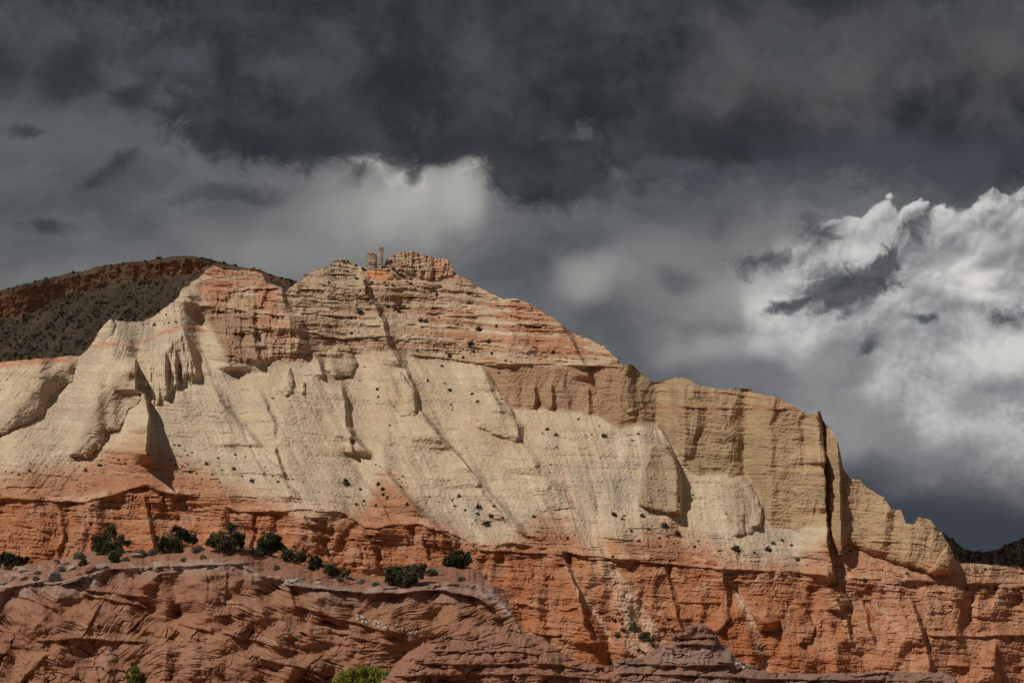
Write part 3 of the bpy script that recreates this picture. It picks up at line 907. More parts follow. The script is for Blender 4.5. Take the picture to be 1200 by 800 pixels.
    col = blend(col, (0.29, 0.20, 0.125), sstep(poly_sd(U, V, TW) + 1.5 * n2, -1.5, 2) * 0.8)  # tower front: weaker light on steep rock put into a darker tan
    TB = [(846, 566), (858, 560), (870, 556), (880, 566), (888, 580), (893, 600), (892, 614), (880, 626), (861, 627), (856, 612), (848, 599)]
    col = blend(col, (0.35, 0.255, 0.175), sstep(poly_sd(U, V, TB) + 1.5 * n2, -1.5, 2) * 0.8)  # second tower: its dimmer light likewise put into the colour, more lightly
    shaded_face = sstep(poly_sd(U, V, [(236, 362), (262, 362), (296, 368), (300, 426), (268, 424), (252, 392)]) + 3 * n2, -3, 4)
    col = blend(col, (0.245, 0.150, 0.095), shaded_face * 0.75)  # cliff face turned from the sun: its shade put into a darker brown
    for pl in (W1, W2):
        col = blend(col, (0.335, 0.255, 0.175), sstep(poly_sd(U, V, pl) + 3 * n2, -3, 4) * 0.75)  # steep bosses: colour darkened for the weaker light they catch
    rust = sstep(poly_sd(U, V, [(560, 350), (600, 345), (640, 365), (720, 415), (725, 428), (660, 424), (600, 400)]), -10, 8)
    col = blend(col, (0.33, 0.155, 0.085), rust * sstep(b2 + n1 + 0.3, -0.1, 0.5) * 0.7)
    peak = sstep(poly_sd(U, V, [(225, 330), (250, 308), (300, 310), (332, 335), (332, 352), (235, 352)]), -4, 5)
    col = blend(col, (0.33, 0.150, 0.085), peak * sstep(b2 + n1 + 0.3, -0.1, 0.5) * 0.75)
    # red base
    rr = V - red + 13 * fbm(w / 22, V / 90, 5, 0.62, seed=120) + 5 * n2 + 5 * fbm(vs / 7, U / 160, 3, 0.6, seed=121)
    r1 = sstep(rr, -24, 16)
    col = blend(col, (0.345, 0.178, 0.098), r1 * 0.88)
    col = blend(col, (0.30, 0.125, 0.062), r1 * sstep(bands + 0.5 * n2 + 0.02 * rr, 0.1, 0.7) * 0.6)
    r2 = sstep(V - led + 5 * n2 + 6 * fbm(vs / 6, U / 90, 3, 0.6, seed=122), -14, 8) * sstep(rr, -10, 14)
    b3 = fbm(vs / 8, U / 220, 4, 0.6, seed=123)
    rcol = blend(np.broadcast_to(np.array((0.325, 0.142, 0.068), F32), col.shape), (0.275, 0.102, 0.045), sstep(b3 + 0.6 * n1, -0.1, 0.5))
    rcol = blend(rcol, (0.37, 0.205, 0.125), sstep(-b3 + 0.4 * n2, 0.10, 0.6) * 0.6)
    rcol = blend(rcol, (0.22, 0.085, 0.048), sstep(fbm(vs / 3.2, U / 130, 3, 0.6, seed=124), 0.2, 0.6) * 0.6)
    col = lerp(col, rcol, (r2 * 0.93)[..., None])
    east = sstep(U, 880, 1080) * r1
    col = blend(col, (0.385, 0.205, 0.125), east * (0.40 + 0.4 * sstep(n1, -0.2, 0.5)))
    pk = sstep(fbm(U / 70 + 0.5 * w / 70, V / 34, 4, 0.55, seed=127), -0.05, 0.45) * r2
    col = blend(col, (0.385, 0.225, 0.140), pk * 0.6)
    deep = sstep(V - led, 25, 75) * (1 - sstep(U, 940, 1080) * 0.5)
    col = blend(col, (0.315, 0.112, 0.045), deep * sstep(n1 + 0.3, -0.3, 0.4) * 0.6)
    # pale dust on the ledge tops
    yy = line(U, LEDGE) - V
    col = blend(col, (0.52, 0.34, 0.24), np.exp(-((yy - 4 + 2 * n2) / 3.5) ** 2) * sstep(fbm(U / 40, V / 40, 3, seed=126), 0.0, 0.5) * 0.65)
    # pale sand washed down over the red rock
    for pts, wd, a in (([(640, 520), (672, 590), (690, 625), (707, 655), (730, 692), (745, 715), (765, 745), (785, 772)], 8, 1.0),
                       ([(700, 560), (701, 610), (704, 630), (716, 660), (745, 705), (780, 752)], 3.5, 0.9),
                       ([(655, 640), (680, 695), (700, 722), (722, 760)], 4, 0.9), ([(722, 690), (738, 735), (748, 775)], 13, 0.8), ([(690, 640), (725, 700), (770, 770)], 11, 0.5), ([(1010, 690), (1060, 745)], 6, 0.5), ([(950, 660), (985, 720), (1010, 770)], 5, 0.4),
                       ([(820, 620), (850, 662), (862, 690), (885, 742), (900, 785)], 4.5, 0.9), ([(925, 700), (922, 760)], 3, 0.35),
                       ([(560, 575), (590, 612), (625, 640), (650, 652)], 3.5, 0.8), ([(540, 530), (575, 590), (610, 625)], 3, 0.6),
                       ([(455, 545), (470, 575), (500, 600)], 4, 0.35), ([(700, 640), (740, 690), (800, 745)], 1.8, 0.5), ([(500, 470), (550, 540), (590, 600)], 3, 0.3)):
        vv = [p[1] for p in pts]
        ue = np.interp(V, vv, [p[0] for p in pts]) + 3 * fbm(V / 18, V * 0 + pts[0][0], 3, seed=130)
        m = np.exp(-((U - ue) / wd) ** 2) * sstep(V, vv[0], vv[0] + 25) * (1 - sstep(V, vv[-1] - 10, vv[-1] + 8))
        m = m * np.clip(0.75 + 1.2 * fbm((U - ue) / 2.5, V / 60, 3, 0.6, seed=131), 0, 1)
        col = blend(col, (0.48, 0.345, 0.235), m * a * 0.9)
    spots = sstep(fbm(U / 2.6, V / 1.9, 3, 0.7, seed=135), 0.22, 0.6) * (0.5 + 0.5 * sstep(n1 + n2, -0.4, 0.4))
    col *= (1 + 0.12 * n2 + 0.15 * fbm(U / 4, V / 2.6, 3, 0.65, seed=133) - 0.30 * spots)[..., None]
    P = f.points()
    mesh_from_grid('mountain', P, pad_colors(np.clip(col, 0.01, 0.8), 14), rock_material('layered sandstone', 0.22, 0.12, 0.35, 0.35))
    return f


MOUNT = build_mountain()


# ------------------------------------------------------------------ far mesa and far hill
def build_mesa():
    crest = [(-400, 395), (-200, 362), (-60, 346), (0, 340), (24, 334), (44, 329), (81, 320), (101, 317), (111, 313), (142, 308), (175, 305), (202, 300.5), (223, 299.5), (243, 302.7),
             (270, 310), (287, 314), (307, 317), (324, 324), (348, 329), (380, 340), (450, 366), (520, 410), (600, 490), (680, 615)]
    rim = [(-400, 425), (-60, 374), (0, 371), (20, 373), (47, 362), (64, 351), (101, 341), (142, 331), (189, 326), (236, 320), (290, 322), (348, 336), (450, 374), (520, 418), (600, 498), (680, 623)]
    f = Face(-14, 380, 0.8, 300, lambda u: line(u, crest) + fbm(u / 7, u * 0 + 3, 3, seed=140) * 1.2, 620.0, 2000.0, 300)
    U, V = f.U, f.V
    rm = line(U, rim) + 3 * fbm(U / 14, V / 40, 3, seed=141)
    cl = 1 - sstep(V - rm, -1.5, 1.5)
    f.cot[:] = 1.5
    f.cot[:] = lerp(f.cot, 0.25, cl)
    top = 1 - sstep(V - f.crest[None, :], 2, 5)
    f.cot[:] = lerp(f.cot, 1.6, top)
    bed = fbm((V + 0.12 * U) / 7, U / 100, 4, 0.6, seed=143)
    f.cot *= np.clip(1 + 1.6 * bed * cl, -0.4, 3)
    w = U + 0.9 * (V - 350)
    f.rel += (4 * fbm(U / 26, V / 60, 4, 0.55, seed=144) + 3 * fbm(U / 7, V / 7, 4, 0.6, seed=145)) * cl
    f.rel += (9 * fbm(w / 60, V / 140, 4, 0.5, seed=147) + 1.6 * fbm(w / 9, V / 30, 3, seed=148) + 2.2 * fbm(U / 5, V / 4, 4, 0.6, seed=149)) * (1 - cl)
    f.solve(2)
    n = fbm(U / 20, V / 12, 4, 0.6, seed=150)
    col = np.empty(V.shape + (3,), F32)
    col[:] = (0.135, 0.098, 0.068)
    col = blend(col, (0.20, 0.145, 0.10), sstep(n + fbm(w / 10, V / 60, 3, seed=151), 0.0, 0.8) * 0.7)
    ccol = blend(np.broadcast_to(np.array((0.24, 0.125, 0.07), F32), col.shape), (0.30, 0.20, 0.13), sstep(bed + 0.5 * n, 0.0, 0.6))
    col = lerp(col, ccol, cl[..., None])
    col = blend(col, (0.12, 0.09, 0.06), top * 0.7)
    mesh_from_grid('mesa_hill', f.points(500), pad_colors(np.clip(col, 0.01, 0.8), 14), rock_material('mesa rock', 0.05, 0.25, 0.3, 1.0))
    return f


def build_far_hill():
    crest = [(900, 700), (1000, 660), (1060, 640), (1100, 622), (1108, 627.6), (1117, 632), (1129, 643), (1150, 647), (1168, 643.5), (1183, 636), (1200, 630), (1240, 618), (1330, 600), (1500, 590)]
    f = Face(1080, 1214, 0.8, 120, lambda u: line(u, crest) + fbm(u / 7, u * 0 + 5, 3, seed=160) * 1.0, 760.0, 1500.0, 240)
    U, V = f.U, f.V
    f.cot[:] = 1.35
    f.rel += 12 * fbm(U / 30, V / 60, 4, 0.5, seed=161, ridged=True) + 2 * fbm(U / 6, V / 5, 4, 0.6, seed=162)
    f.solve(1)
    col = np.empty(V.shape + (3,), F32)
    col[:] = (0.12, 0.088, 0.06)
    col = blend(col, (0.07, 0.065, 0.04), sstep(fbm(U / 10, V / 8, 4, seed=163), -0.1, 0.4) * 0.8)
    mesh_from_grid('far_hill', f.points(400), pad_colors(col, 14), rock_material('hill rock', 0.05, 0.25, 0.3, 1.0))
    return f


MESA = build_mesa()
FARHILL = build_far_hill()


# ------------------------------------------------------------------ shaded slickrock in front
def build_front_ridge():
    crest = [(-300, 690), (-100, 672), (0, 664), (34, 660), (84, 651.5), (105, 646.5), (152, 645), (189, 645), (209, 645), (236, 641), (256, 643), (287, 641), (304, 645), (337, 655),
             (367, 666), (401, 674), (415, 673), (442, 675), (470, 671), (496, 663), (529, 661.6), (550, 664), (560, 667), (568, 678.5), (572, 684), (585, 688), (594, 692),
             (599, 715), (605, 728), (611, 738), (620, 752), (640, 775), (680, 810), (760, 850), (950, 890)]
    rim = [(-250, 715), (0, 694), (25, 686), (51, 681), (80, 682), (105, 678), (121, 668), (160, 662), (230, 662), (280, 660), (292, 668), (310, 676), (337, 680), (384, 689), (418, 695),
           (462, 691), (509, 688), (556, 688), (580, 697), (600, 722), (640, 790), (900, 890)]
    f = Face(-14, 660, 0.8, 330, lambda u: line(u, crest) + fbm(u / 6, u * 0 + 9, 4, seed=170) * 1.3, 890.0, 232.0, 160)
    U, V = f.U, f.V
    rm = line(U, rim) + 4.5 * fbm(U / 22, V / 40, 4, 0.6, seed=171)
    topm = 1 - sstep(V - rm, -2, 2)
    f.cot[:] = 0.62
    f.cot[:] = lerp(f.cot, 2.2, topm)
    # lower aprons lie back more
    f.cot[:] = lerp(f.cot, 0.95, sstep(V - rm, 45, 85) * (1 - sstep(U, 200, 260)))
    bed = fbm((V - 0.02 * U) / 8, U / 90, 4, 0.6, seed=173)
    f.cot *= np.clip(1 + 0.9 * bed, -0.3, 3)
    E, L = f.edge, f.ledge
    E([(175, 668), (192, 700), (198, 740), (192, 800), (196, 850)], 1.5, 60, 14, 6, 20)
    E([(292, 664), (300, 700), (318, 740), (352, 800)], 1.6, 60, 14, 5, 16)
    E([(336, 680), (342, 700), (346, 720)], 0.8, 14, 4, 2, 8)
    E([(60, 760), (30, 790), (10, 820)], 0.9, 30, 6, 2, 12)
    E([(120, 700), (100, 740), (80, 765)], 0.5, 30, 4, 1, 10)
    E([(240, 665), (243, 690), (241, 705)], 0.35, 9, 2, 1, 6)
    E([(265, 668), (264, 690), (262, 712)], 0.35, 9, 2, 1, 6)
    L([(0, 689), (40, 683), (60, 684), (100, 679)], 0.55, 5, 1.5, 1.2, 0.5)
    L([(18, 696), (45, 705), (70, 716)], 0.7, 6, 2.5, 1.5, 0.7)
    L([(95, 689), (130, 694), (180, 700)], 0.6, 4, 2, 2.0, 0.5)
    L([(92, 694), (140, 704), (180, 713)], 0.7, 4, 2, 2.0, 0.6)
    L([(40, 751), (90, 747), (130, 750), (172, 751)], 0.9, 8, 2.5, 1.5, 0.7)
    L([(120, 667), (200, 663), (286, 660)], 0.7, 3, 1.5, 0.8, 0.9)
    L([(330, 684), (384, 690), (420, 694), (470, 694), (520, 690), (560, 700), (580, 712)], 1.5, 6, 2.0, 2.0, 0.9)
    L([(440, 690), (500, 684), (550, 684)], 0.6, 4, 1.5, 1.2, 0.6)
    L([(200, 728), (250, 740), (300, 750), (345, 764)], 0.8, 8, 2, 2.5, 0.3)
    L([(250, 720), (290, 719), (300, 726)], 0.6, 10, 2, 1.5, 0.6)
    L([(340, 708), (390, 722), (450, 738), (480, 742)], 0.8, 6, 2.2, 1.8, 0.5)
    L([(370, 735), (420, 748), (470, 756)], 0.7, 6, 2, 1.8, 0.3)
    L([(300, 770), (340, 778), (365, 785)], 0.9, 9, 2, 1.5, 0.5)
    L([(480, 704), (560, 708), (590, 712)], 0.5, 7, 1.5, 1.2, 0.0)
    # cross-bedding: thin laminae sloping one way in each set, and joints between the rounded blocks
    face = 1 - topm
    wx, wy = U + 8 * fbm(U / 50, V / 50, 3, seed=175), V + 6 * fbm(U / 60, V / 40, 3, seed=176)
    slope = line(U, [(-300, 0.05), (0, 0.10), (120, -0.25), (190, 0.2), (300, 0.42), (420, 0.30), (520, 0.05), (660, -0.15)])
    lam = wy - slope * (wx - 300)
    a1 = fbm(lam / 6.0, wx / 140, 3, 0.6, seed=178)
    a2 = fbm(lam / 2.6, wx / 80, 2, 0.6, seed=179)
    patch = sstep(fbm(U / 55, V / 40, 3, seed=180) + 0.25 * sstep(U, 200, 330), -0.15, 0.35)
    f.rel += (0.34 * a1 + 0.11 * a2) * face * (0.06 + 0.80 * patch)
    jx, jy = wx / 30 + wy / 60, wy / 15 - wx / 90
    f1, f2, idv = worley(jx + 0.25 * fbm(U / 14, V / 14, 3, seed=182), jy + 0.25 * fbm(U / 14, V / 14, 3, seed=183), 3)
    crack = 1 - sstep(f2 - f1, 0.0, 0.10)
    low = sstep(V - rm, 30, 75)
    cm = sstep(fbm(U / 30, V / 22, 3, seed=184), -0.25, 0.35)
    f.rel += (-0.50 * crack * cm + 0.30 * (idv - 0.5)) * face * low * (1 - 0.5 * patch)
    for per, ln, wd, dp, sd_ in ((9, 150, 0.05, 0.60, 470), (4.5, 90, 0.07, 0.28, 474)):
        nn = fbm(lam / per, wx / ln, 3, 0.5, seed=sd_)
        f.rel -= dp * np.exp(-(nn / wd) ** 2) * sstep(fbm(U / 45, V / 20, 3, 0.55, seed=sd_ + 1), -0.05, 0.35) * face * (0.3 + 0.7 * patch)
    nj = fbm((U + 0.75 * V) / 20, (V - 0.4 * U) / 90, 3, 0.5, seed=478)
    f.rel -= 0.35 * np.exp(-(nj / 0.04) ** 2) * sstep(fbm(U / 40, V / 30, 3, seed=479), 0.0, 0.35) * face * (1 - 0.6 * patch)
    f.rel += 3.0 * fbm(U / 80, V / 70, 3, 0.5, seed=185) * face + 0.8 * fbm(U / 30, V / 22, 3, 0.48, seed=186) * (0.35 + 0.65 * face)
    f.rel += 0.09 * fbm(U / 5, V / 4, 4, 0.6, seed=187)
    f.rel += 0.5 * fbm(U / 20, V / 5, 4, 0.6, seed=188) * topm
    f.solve(2)
    n1 = fbm(U / 45, V / 45, 5, 0.55, seed=190)
    n2 = fbm(U / 10, V / 7, 4, 0.6, seed=191)
    nl = fbm(lam / 6, wx / 90, 4, 0.6, seed=192)
    col = np.empty(V.shape + (3,), F32)
    col[:] = (0.325, 0.162, 0.092)
    col = blend(col, (0.30, 0.138, 0.086), sstep(n1 + 0.4 * nl, 0.0, 0.6) * 0.8)
    col = blend(col, (0.40, 0.235, 0.165), sstep(nl - 0.3 * n1, 0.10, 0.6) * 0.6)
    col = blend(col, (0.285, 0.135, 0.085), topm * 0.9)
    col = blend(col, (0.33, 0.19, 0.135), topm * sstep(n2, 0.0, 0.6) * 0.6)
    dl = V - rm
    pale = np.exp(-((dl - 2 + 4 * n2 + 4 * n1) / 5.0) ** 2) * sstep(fbm(U / 30, V / 40, 4, 0.6, seed=194) + 0.22, 0, 0.5)
    col = blend(col, (0.46, 0.385, 0.33), pale * sstep(n2 + 0.4, -0.2, 0.4) * 0.9)
    grey = sstep(dl + 5 * n2, -8, 2) * (1 - sstep(dl + 8 * n1, 4, 22))
    col = blend(col, (0.335, 0.235, 0.19), grey * 0.6)
    stain = sstep(fbm(U / 6, V / 60, 3, seed=196), 0.1, 0.6) * sstep(dl, 2, 10) * (1 - sstep(dl, 25, 60))
    col = blend(col, (0.21, 0.10, 0.07), stain * 0.5)
    west = (1 - sstep(U, 60, 130)) * (1 - sstep(dl, 5, 30))
    col = blend(col, (0.36, 0.28, 0.235), west * sstep(n2 + n1, -0.1, 0.4) * 0.6)
    mesh_from_grid('front_terrain', f.points(60), pad_colors(np.clip(col, 0.01, 0.8), 14), rock_material('red slickrock', 0.6, 0.16, 0.5, 0.12))
    return f


def build_dome():
    crest = [(150, 900), (300, 880), (420, 826), (455, 790), (466, 775), (479, 763), (495, 755), (509, 749), (536, 739), (552, 734), (567, 732.5), (594, 734), (614, 742), (636, 746), (646, 756), (671, 772), (696, 779),
             (715, 779), (724, 772.5), (754, 770), (770, 760), (785, 752.5), (788, 744), (795, 739), (809, 731), (825, 730), (834, 737), (840, 744), (845, 755), (856, 761), (862, 772), (880, 780),
             (902, 787), (940, 789), (981, 788), (1040, 787), (1107, 787.5), (1120, 794), (1124, 802), (1150, 830), (1250, 880), (1450, 899)]
    f = Face(400, 1214, 0.8, 190, lambda u: line(u, crest) + fbm(u / 6, u * 0 + 19, 4, seed=200) * 1.0, 900.5, 196.0, 160)
    U, V = f.U, f.V
    dc = V - f.crest[None, :]
    f.cot[:] = 0.55 + 1.6 * np.exp(-np.clip(dc, 0, 200) / 14)
    knob = sstep(U, 780, 790) * (1 - sstep(U, 838, 850)) * (1 - sstep(V, 750, 756))
    f.cot[:] = lerp(f.cot, 0.35, knob)
    bed = fbm((V - 0.03 * U) / 9, U / 120, 3, 0.6, seed=201)
    f.cot *= np.clip(1 + 0.9 * bed, -0.2, 3)
    L, E = f.ledge, f.edge
    L([(500, 762), (560, 764), (600, 762), (640, 768)], 0.5, 9, 1.8, 1.0, 0.8)
    L([(480, 776), (560, 778), (640, 776), (700, 786)], 0.5, 9, 1.8, 1.2, 0.7)
    L([(455, 792), (540, 790), (620, 789), (720, 796)], 0.5, 9, 1.8, 1.2, 0.7)
    L([(720, 776), (790, 779), (860, 778)], 0.7, 7, 2, 1.0, 0.8)
    L([(786, 755), (815, 754), (850, 757)], 0.6, 6, 1.6, 1.0, 0.8)
    L([(835, 774), (862, 777)], 0.8, 6, 2, 0.8, 0.8)
    L([(720, 788), (800, 790), (900, 795), (1000, 796), (1110, 797)], 0.6, 6, 1.8, 1.2, 0.6)
    E([(619, 742), (614, 760), (612, 776)], 0.5, 20, 3, 1, 6)
    E([(560, 762), (550, 776), (545, 790)], 0.4, 16, 3, 1, 6)
    wx, wy = U + 6 * fbm(U / 40, V / 40, 3, seed=203), V + 4 * fbm(U / 50, V / 30, 3, seed=204)
    f1, f2, idv = worley(wx / 52 + wy / 60 + 0.45 * fbm(U / 24, V / 20, 3, seed=205), wy / 19 + 0.3 * fbm(U / 30, V / 18, 3, seed=206), 9)
    cm = sstep(fbm(U / 34, V / 20, 3, seed=207), -0.35, 0.3)
    crack = 1 - sstep(f2 - f1, 0.0, 0.11)
    f.rel += -0.45 * crack * cm + 0.8 * np.sqrt(np.clip(1 - f1, 0, 1)) + 0.25 * (idv - 0.5)
    lam = V + 0.12 * U + 5 * fbm(U / 70, V / 50, 3, seed=206)
    f.rel += 0.22 * fbm(lam / 4, U / 80, 3, 0.6, seed=207)
    f.rel += 1.6 * fbm(U / 70, V / 60, 3, seed=208) + 0.5 * fbm(U / 20, V / 16, 4, 0.55, seed=209) + 0.12 * fbm(U / 5, V / 4, 4, 0.6, seed=210)
    f.solve(2)
    n1 = fbm(U / 45, V / 30, 5, 0.55, seed=212)
    n2 = fbm(U / 9, V / 6, 4, 0.6, seed=213)
    col = np.empty(V.shape + (3,), F32)
    col[:] = (0.31, 0.155, 0.098)
    col = blend(col, (0.20, 0.085, 0.058), sstep(n1 + 0.4 * n2, 0.0, 0.6) * 0.8)
    col = blend(col, (0.31, 0.17, 0.125), sstep(fbm(lam / 5, U / 90, 3, seed=214), 0.1, 0.7) * 0.5)
    gz = sstep(U, 700, 740) * (1 - 0.4 * knob)
    col = blend(col, (0.24, 0.165, 0.135), gz * (0.35 + 0.6 * sstep(n1 + n2, 0, 0.5)))
    col = blend(col, (0.33, 0.26, 0.225), sstep(U, 760, 780) * (1 - sstep(U, 830, 850)) * sstep(V, 756, 760) * (1 - sstep(V, 772, 778)) * sstep(n2, -0.3, 0.4) * 0.7)
    mesh_from_grid('slickrock_terrain', f.points(60), pad_colors(np.clip(col, 0.01, 0.8), 14), rock_material('dark slickrock', 0.7, 0.16, 0.5, 0.12))
    return f


FRONT = build_front_ridge()
DOME = build_dome()


# ------------------------------------------------------------------ clouds up the sun's path, outside the picture
def build_cloud(centre, size, seed, mat):
    n, m = 36, 72
    th = np.linspace(0.02, np.pi - 0.02, n)
    ph = np.linspace(0, 2 * np.pi, m)
    T, Ph = np.meshgrid(th, ph, indexing='ij')
    x, y, z = np.sin(T) * np.cos(Ph), np.sin(T) * np.sin(Ph), np.cos(T)
    k = 1 + 0.16 * fbm(x * 2.4 + z, y * 2.4 + z * 1.7, 4, seed=seed)
    k[:, -1] = k[:, 0]
    z = np.where(z < 0, z * 0.5, z)
    P = np.stack([centre[0] + x * k * size[0], centre[1] + y * k * size[1], centre[2] + z * k * size[2]], -1)[::-1]
    return mesh_from_grid('cloud', P, None, mat, kind='stuff', smooth=True)


def cloud_material(name, through):
    m = bpy.data.materials.new(name)
    m.use_nodes = True
    t = m.node_tree
    t.nodes.clear()
    o = nd(t, 'ShaderNodeOutputMaterial')
    a = nd(t, 'ShaderNodeBsdfTransparent')
    b = nd(t, 'ShaderNodeBsdfDiffuse')
    b.inputs['Color'].default_value = (0.85, 0.85, 0.86, 1)
    x = nd(t, 'ShaderNodeMixShader')
    x.inputs[0].default_value = 1 - math.sqrt(through)
    t.links.new(a.outputs[0], x.inputs[1])
    t.links.new(b.outputs[0], x.inputs[2])
    t.links.new(x.outputs[0], o.inputs['Surface'])
    return m


def up_sun(p, t):
    return tuple(p[i] + SUN_DIR[i] * t for i in range(3))


build_cloud(up_sun((5, 245, 15), 800), (190, 120, 45), 1, cloud_material('thin cloud', 0.74))
build_cloud(up_sun((-330, 2350, 420), 1500), (560, 420, 120), 2, cloud_material('cloud', 0.30))
build_cloud(up_sun((420, 1660, 170), 1100), (190, 150, 60), 3, cloud_material('thick cloud', 0.10))


# ------------------------------------------------------------------ things: description helpers
def tag(o, label, cat, group=None):
    o['label'] = label
    o['category'] = cat
    if group:
        o['group'] = group
    return o


def link_mesh(name, verts, faces, mats, parent=None, mat_idx=None, smooth=False):
    me = bpy.data.meshes.new(name)
    me.from_pydata([tuple(v) for v in verts], [], [tuple(f) for f in faces])
    for m in (mats if isinstance(mats, (list, tuple)) else [mats]):
        me.materials.append(m)
    if smooth:
        me.polygons.foreach_set('use_smooth', [True] * len(me.polygons))
    me.update()
    o = bpy.data.objects.new(name, me)
    COL.objects.link(o)
    if parent:
        o.parent = parent
    return o


def leaf_material(name, dark, light, scale):
    m = bpy.data.materials.new(name)
    m.use_nodes = True
    t = m.node_tree
    S.nt = t
    b = t.nodes['Principled BSDF']
    b.inputs['Roughness'].default_value = 0.8
    b.inputs['Specular IOR Level'].default_value = 0.2
    tc = nd(t, 'ShaderNodeTexCoord')
    n = noise_node(t, tc.outputs['Object'], scale, 4, 0.6)
    oi = nd(t, 'ShaderNodeObjectInfo')
    f = (S(n.outputs[0]) * 1.7 - 0.5 + S(oi.outputs['Random']) * 0.5).step(0.1, 0.9)
    t.links.new(mix_rgb(t, f, dark, light), b.inputs['Base Color'])
    return m


M_SHRUB = leaf_material('dark shrub leaves', (0.022, 0.026, 0.016), (0.055, 0.055, 0.032), 2.0)
M_JUNIPER = leaf_material('juniper leaves', (0.018, 0.027, 0.012), (0.105, 0.112, 0.050), 1.3)
M_SAGE = leaf_material('sage leaves', (0.085, 0.095, 0.065), (0.20, 0.20, 0.15), 3.0)
M_LIME = leaf_material('fresh green leaves', (0.075, 0.095, 0.014), (0.25, 0.265, 0.040), 1.6)
M_BARK = rock_material('grey bark', 6.0, 0.3, 0.4, 0.05)
for _n in M_BARK.node_tree.nodes:
    if _n.type == 'ATTRIBUTE':
        _rgb = M_BARK.node_tree.nodes.new('ShaderNodeRGB')
        _rgb.outputs[0].default_value = (0.13, 0.095, 0.07, 1)
        for _l in list(M_BARK.node_tree.links):
            if _l.from_node == _n:
                M_BARK.node_tree.links.new(_rgb.outputs[0], _l.to_socket)


def leaf_quads(rng, centres, size, n_each, spread):
    V, Fc = [], []
    for c in centres:
        for _ in range(n_each):
            p = np.array(c) + rng.normal(0, spread, 3)
            a = rng.normal(0, 1, 3)
            a /= np.linalg.norm(a) + 1e-9
            b = np.cross(a, rng.normal(0, 1, 3))
            b /= np.linalg.norm(b) + 1e-9
            s1 = size * rng.uniform(0.6, 1.4)
            s2 = s1 * rng.uniform(0.4, 0.8)
            i = len(V)
            V += [p - a * s1, p + b * s2, p + a * s1, p - b * s2]
            Fc.append((i, i + 1, i + 2, i + 3))
    return V, Fc


def tube(path, radii, seg=6):
    V, Fc = [], []
    for k, (p, r) in enumerate(zip(path, radii)):
        p = Vector(p)
        d = (Vector(path[min(k + 1, len(path) - 1)]) - Vector(path[max(k - 1, 0)])).normalized()
        a = d.cross(Vector((0.3, 1, 0.1))).normalized()
        b = d.cross(a)
        for j in range(seg):
            t = 2 * math.pi * j / seg
            V.append(p + (a * math.cos(t) + b * math.sin(t)) * r)
        if k:
            for j in range(seg):
                i0, i1 = (k - 1) * seg, k * seg
                Fc.append((i0 + j, i0 + (j + 1) % seg, i1 + (j + 1) % seg, i1 + j))
    return V, Fc


# ------------------------------------------------------------------ two rock spires on the summit
def rock_spire(name, left, right, label, depth, seed):
    vs = np.linspace(max(left[0][1], right[0][1]), min(left[-1][1], right[-1][1]), 26)
    lx = np.interp(vs, [p[1] for p in left], [p[0] for p in left])
    rx = np.interp(vs, [p[1] for p in right], [p[0] for p in right])
    base = MOUNT.at((lx[-1] + rx[-1]) / 2, vs[-1] - 1)
    d = base.y + depth * 0.5
    k = d / FOC
    ox, oz = (((lx[-1] + rx[-1]) / 2) - 600) * k, CAMZ + (HORIZ - vs[-1]) * k - 1.5
    V, Fc = [], []
    seg = 28
    for i, v in enumerate(vs[::-1]):
        l, r = lx[::-1][i], rx[::-1][i]
        cx, hw = ((l + r) / 2 - 600) * k - ox, (r - l) / 2 * k
        z = CAMZ + (HORIZ - v) * k - oz if i else 0.0
        for j in range(seg):
            t = 2 * math.pi * j / seg
            c, s_ = math.cos(t), math.sin(t)
            x = math.copysign(abs(c) ** 0.55, c) * hw
            y = math.copysign(abs(s_) ** 0.55, s_) * depth * (0.5 - 0.12 * i / len(vs))
            n = 1 + 0.30 * float(fbm(np.array([c * 1.3 + seed]), np.array([s_ * 1.3 + z * 0.35]), 3, seed=seed)[0]) + 0.16 * float(fbm(np.array([z * 1.4]), np.array([c * 0.5]), 2, seed=seed + 4)[0])
            V.append((cx + x * n, y * n, z))
        if i:
            for j in range(seg):
                a, b = (i - 1) * seg, i * seg
                Fc.append((a + j, a + (j + 1) % seg, b + (j + 1) % seg, b + j))
    V.append((((lx[0] + rx[0]) / 2 - 600) * k - ox, 0, CAMZ + (HORIZ - vs[0]) * k - oz + 0.35))
    top = (len(vs) - 1) * seg
    for j in range(seg):
        Fc.append((top + j, top + (j + 1) % seg, len(V) - 1))
    o = link_mesh(name, V, Fc, M_SPIRE)
    o.location = (ox, d, oz)
    return tag(o, label, 'rock spire', 'rock spires on the summit ridge')


def spire_material():
    m = bpy.data.materials.new('spire sandstone')
    m.use_nodes = True
    t = m.node_tree
    S.nt = t
    b = t.nodes['Principled BSDF']
    b.inputs['Roughness'].default_value = 0.95
    b.inputs['Specular IOR Level'].default_value = 0.1
    tc = nd(t, 'ShaderNodeTexCoord')
    n = noise_node(t, tc.outputs['Object'], 0.7, 6, 0.65)
    t.links.new(mix_rgb(t, S(n.outputs[0]).step(0.35, 0.65), (0.24, 0.20, 0.155), (0.40, 0.28, 0.19)), b.inputs['Base Color'])
    bp = nd(t, 'ShaderNodeBump')
    bp.inputs['Distance'].default_value = 0.4
    t.links.new(n.outputs[0], bp.inputs['Height'])
    t.links.new(bp.outputs[0], b.inputs['Normal'])
    return m


